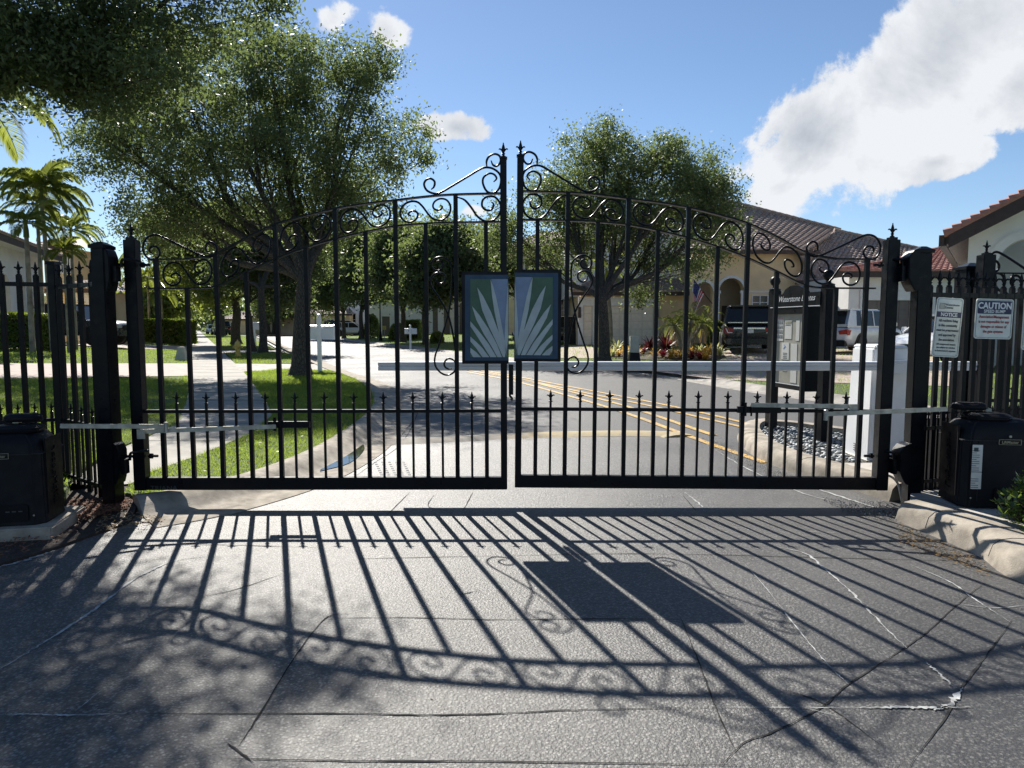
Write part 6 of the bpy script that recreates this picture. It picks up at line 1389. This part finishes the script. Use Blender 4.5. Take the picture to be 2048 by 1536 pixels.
palm('palm at the upper left edge whose drooping leaf tips hang into the picture', (-9.4, 12.0, .2), 4.7, (.3, 0), n=14, L=1.85, ll=.55, lw=.05)
for u, Y, v, l in ((300, 50, 560, 'yellow-green palm behind the far hedge, left of the two'), (326, 54, 585, 'yellow-green palm behind the far hedge, right of the two'), (246, 58, 540, 'palm top in the slot between left gate post and hinge stile')): palm_at(l, u, Y, v, n=11, L=2.2, ll=.7, lw=.10)
palm_at('ringed leaning palm trunk before the white garage door', 1222, 36, 545, n=8, L=1.6, r=.10, lean=(-.25, 0), ll=.4)
x, y, z = gs(1372, 712)
pp_ = thing('pygmy_date_palm', 'feathery pygmy date palm cluster in the flower bed below the flag', 'palm', (x, y, z))
for i, (dx, hh_, dy) in enumerate(((-.35, 1.2, .2), (.15, 1.45, 0), (.55, 1.3, .25))):
    B = Vector((x + dx * .4, y + dy, z)); tp_ = B + Vector((dx * .9, 0, hh_)); MB().tube(catmull([B, B + Vector((dx * .2, 0, hh_ * .5)), tp_], 4), .06, 8).build('stem', M['palmtrunk'], pp_, smooth=2)
    for k in range(15): frond(pp_, tp_, 2 * PI * k / 15 * 2.4, R(70 - 85 * k / 15 + random.uniform(-10, 10)), random.uniform(.9, 1.25), 1.3, n=22, lw=.028, ll=.22)
    for k in range(4): frond(pp_, tp_ - Vector((0, 0, .05)), k * 1.6, R(-45), .8, 1.6, n=14, lw=.03, ll=.16, mat=M['drypalm'], name='dry_frond')
# bromeliads
def rosette(label, u, v, L, n, mat, wide=.06, cat='plant', up=.9):
    x, y, z = gs(u, v); T = thing('bromeliad', label, cat, (x, y, z), 0, 'colourful bromeliads in the flower bed'); mb = MB()
    for i in range(n):
        a = i * 2.399 + random.uniform(-.2, .2); el_ = R(78 - 55 * (i / n)); d = Vector((math.cos(a) * math.cos(el_), math.sin(a) * math.cos(el_), math.sin(el_))); s_ = Vector((-math.sin(a), math.cos(a), 0)); l = L * random.uniform(.8, 1.1); p = Vector((x, y, z + .03)); w = wide / 2
        V = []; 
        for j in range(4):
            ww = w * (1, 1.05, .8, .05)[j]; V += [p - s_ * ww, p + s_ * ww]; p = p + d * l / 3; d = (d + Vector((0, 0, -.42 * up))).normalized()
        mb.add(V, [(2 * j, 2 * j + 1, 2 * j + 3, 2 * j + 2) for j in range(3)])
    mb.build('leaf_rosette', mat, T, smooth=True)
def BL(i, mt, u):
    c = {'brom_gold': 'yellow and orange bromeliad', 'brom_green': 'cream striped green bromeliad', 'brom_red': 'small dark red bromeliad'}[mt]
    return c + {0: ' at the left end of the bed by the oak trunk', 1: ' just right of the oak trunk', 2: ' below the upright pale green spiky plant', 3: ' midway between spiky green plant and utility pedestal', 4: ' left behind the pale green utility pedestal', 5: ' left of the pygmy palm, lowest at the lawn edge',
                6: ' below the biggest dark red spiky one', 7: ' low at the lawn edge under the pygmy palm', 8: ' at the left stem of the pygmy palm', 9: ' behind the middle stem of the pygmy palm', 10: ' in front of the middle pygmy palm stem', 11: ' at the right stem of the pygmy palm',
                12: ' tucked behind the right pygmy palm stem', 13: ' right of the pygmy palm in the middle row', 14: ' right of the pygmy palm in the back row', 15: ' right of the pygmy palm at the lawn edge', 16: ' second from the right end of the front row', 17: ' at the back right end before the dark hedge',
                18: ' at the right end of the bed beside the black SUV', 19: ' just right of the pale green utility pedestal', 20: ' in front of the pale green utility pedestal base', 21: ' between the two crimson bromeliads'}[i]
BR = [(1300, 701, .85, 40, 'brom_red', .08, 'dark red spiky bromeliad left of the bigger dark red one'), (1332, 703, 1.05, 50, 'brom_red', .09, 'biggest dark red spiky bromeliad'), (1234, 704, .75, 34, 'brom_green', .06, 'upright pale green spiky plant at the foot of the leaning palm trunk'),
      (1286, 709, .38, 26, 'brom_pink', .09, 'crimson bromeliad next to the pale green pedestal'), (1326, 716, .42, 30, 'brom_pink', .09, 'crimson bromeliad in front of the biggest dark red one'), (1400, 720, .40, 28, 'brom_pink', .09, 'low crimson bromeliad under the pygmy palm')]
for u, v, L, n, mt, w, l in BR: rosette(l, u, v, L, n, M[mt], w)
for i, (u, v, mt) in enumerate([(1216, 713, 'brom_gold'), (1226, 715, 'brom_green'), (1238, 714, 'brom_gold'), (1250, 711, 'brom_gold'), (1258, 708, 'brom_gold'), (1342, 719, 'brom_gold'), (1352, 715, 'brom_gold'), (1362, 720, 'brom_gold'), (1372, 716, 'brom_gold'), (1382, 711, 'brom_gold'), (1384, 720, 'brom_red'), (1392, 713, 'brom_gold'),
                                (1400, 709, 'brom_green'), (1409, 715, 'brom_gold'), (1418, 710, 'brom_gold'), (1412, 721, 'brom_gold'), (1426, 714, 'brom_gold'), (1432, 707, 'brom_green'), (1440, 712, 'brom_green'), (1274, 712, 'brom_gold'), (1262, 714, 'brom_green'), (1310, 717, 'brom_gold')]):
    rosette(BL(i, mt, u), u, v, random.uniform(.42, .55), 26, M[mt], .07)
xa = gs(1205, 705); 
sheet('flower_bed', [gs(u, v)[:2] for u, v in ((1202, 716), (1300, 721), (1400, 724), (1452, 717), (1446, 706), (1400, 702), (1300, 700), (1210, 706))], M['soil'], hz, lift=.03)
# hedges and shrubs
def hedge(label, x0, x1, y0, y1, h, n, leaf=(.09, .06), mat=None, round_=False, name='hedge', group=None, z=None):
    zb = hz((x0 + x1) / 2, (y0 + y1) / 2) if z is None else z; T = thing(name, label, 'hedge' if name == 'hedge' else 'shrub', ((x0 + x1) / 2, (y0 + y1) / 2, zb), 0, group); c = np.array(T.location)
    if round_:
        d = rng.normal(size=(n, 3)); d /= np.linalg.norm(d, axis=1)[:, None]; d[:, 2] = np.abs(d[:, 2]) ** .8; P = d * rng.uniform(.75, 1.06, (n, 1)) * np.array([(x1 - x0) / 2, (y1 - y0) / 2, h])
    else:
        P = rng.uniform(-1, 1, (n, 3)); ax = rng.integers(0, 3, n); P[np.arange(n), ax] = np.where((ax == 2) | (rng.uniform(size=n) > .5), 1, -1) * rng.uniform(.80, 1.04, n); P[:, 2] = (P[:, 2] + 1) / 2
        P *= np.array([(x1 - x0) / 2, (y1 - y0) / 2, h]); P[:, 2] += np.sin(P[:, 0] * 4) * .03
    o = np_mesh('foliage', leaves(P, *leaf), 4, mat or M['leaf_hedge'], T)
    mb = MB()
    for k in range(14 if not round_ else 5):
        sx, sy = random.uniform(-.4, .4) * (x1 - x0), random.uniform(-.4, .4) * (y1 - y0) ; mb.tube([(sx * .9, sy, -.05), (sx, sy * 1.05, h * .5), (sx * 1.05, sy, h * .85)], [.03, .02, .008], 5)
    mb.build('stem', M['bark'], T, world=False)
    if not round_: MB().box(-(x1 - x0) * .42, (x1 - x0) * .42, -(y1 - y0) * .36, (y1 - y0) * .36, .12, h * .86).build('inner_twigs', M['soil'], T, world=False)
    return T
hedge('clipped hedge behind the left fence, in front of the arched house', X_(-60, 26), X_(106, 26), 25.2, 26.6, 1.32, 22000, (.085, .06))
hedge('clipped hedge beyond the driveway, right of the left hinge stile', X_(288, 48), X_(376, 48), 47.2, 49.4, 1.6, 12000, (.16, .11))
hedge('dark hedge between the pygmy palm and the black SUV', X_(1422, 36), X_(1485, 36), 35.4, 36.6, 1.2, 5000, (.12, .08))
hedge('round clipped bush across the street left of the small white mailbox', X_(778, 62), X_(812, 62), 61, 63, 1.5, 3500, (.18, .12), round_=True, name='shrub')
hedge('low clipped yellow-green hedge behind the small white mailbox', X_(806, 64), X_(842, 64), 63, 65, 1.7, 3500, (.18, .12), mat=M['leaf_light'])
hedge('round pale shrub by the arched entry right of the small white mailbox', X_(860, 52), X_(888, 52), 51.4, 52.6, .85, 2500, (.14, .09), mat=M['leaf_light'], round_=True, name='shrub')
hedge('loose airy bush left of the street lamp across the street', X_(728, 72), X_(760, 72), 71, 73, 2.4, 2500, (.2, .12), mat=M['leaf_light'], round_=True, name='shrub')
# broad-leaved shrub at the lower right edge
sx_, sy_ = 3.62, 4.72
T = thing('shrub', 'glossy green broad-leaved shrub at the lower right edge beside the operator box', 'shrub', (sx_, sy_, .14)); N = 620
cl_ = rng.normal(size=(70, 3)); cl_ /= np.linalg.norm(cl_, axis=1)[:, None]; cl_[:, 2] = np.abs(cl_[:, 2]); cl_ = cl_ * np.array([.27, .27, .40]) * rng.uniform(.6, 1.05, (70, 1)); V = []
mb = MB()
for c in cl_:
    mb.tube([(c[0] * .2, c[1] * .2, 0), (c[0] * .7, c[1] * .7, c[2] * .6), tuple(c)], [.008, .006, .003], 5, caps=False)
    for j in range(10):
        a = j * 2.4 + rng.uniform(0, .5); el_ = rng.uniform(.0, 1.0); d = np.array([math.cos(a) * math.cos(el_), math.sin(a) * math.cos(el_), math.sin(el_)]); s_ = np.array([-math.sin(a), math.cos(a), 0]); u_ = np.cross(d, s_); l = rng.uniform(.045, .07); w = l * .21; p = c + d * .006
        V.append([p, p + d * l * .35 + s_ * w * .7 - u_ * .002, p + d * l * .72 + s_ * w - u_ * .004, p + d * l, p + d * l * .72 - s_ * w - u_ * .004, p + d * l * .35 - s_ * w * .7 - u_ * .002])
np_mesh('foliage', np.array(V), 6, M['leaf_shrub'], T); mb.build('stem', M['bark'], T, world=False)

bp = vp(566, 74, 21.4); bd = thing('small_bird', 'tiny dark bird perched on the topmost twig of the biggest oak', 'bird', bp)
mb = MB(); mb.tube(catmull([Vector(bp) + Vector(o_) for o_ in ((.02, 0, -.13), (.0, 0, -.06), (-.01, 0, .0), (-.015, 0, .06), (-.01, 0, .10), (-.03, 0, .115))], 4), [.012] * 3 + [.02, .03, .04, .048, .05, .05, .048, .042, .036, .034, .034, .034, .03, .024, .016, .010, .006, .003], 8); mb.build('body', M['soil'], bd, smooth=2)
MB().tube([Vector(bp) + Vector(o_) for o_ in ((0, 0, -.05), (.01, 0, -.22), (.0, .02, -.5))], .006, 5).build('twig', M['bark'], bd)
bpy.context.view_layer.update()
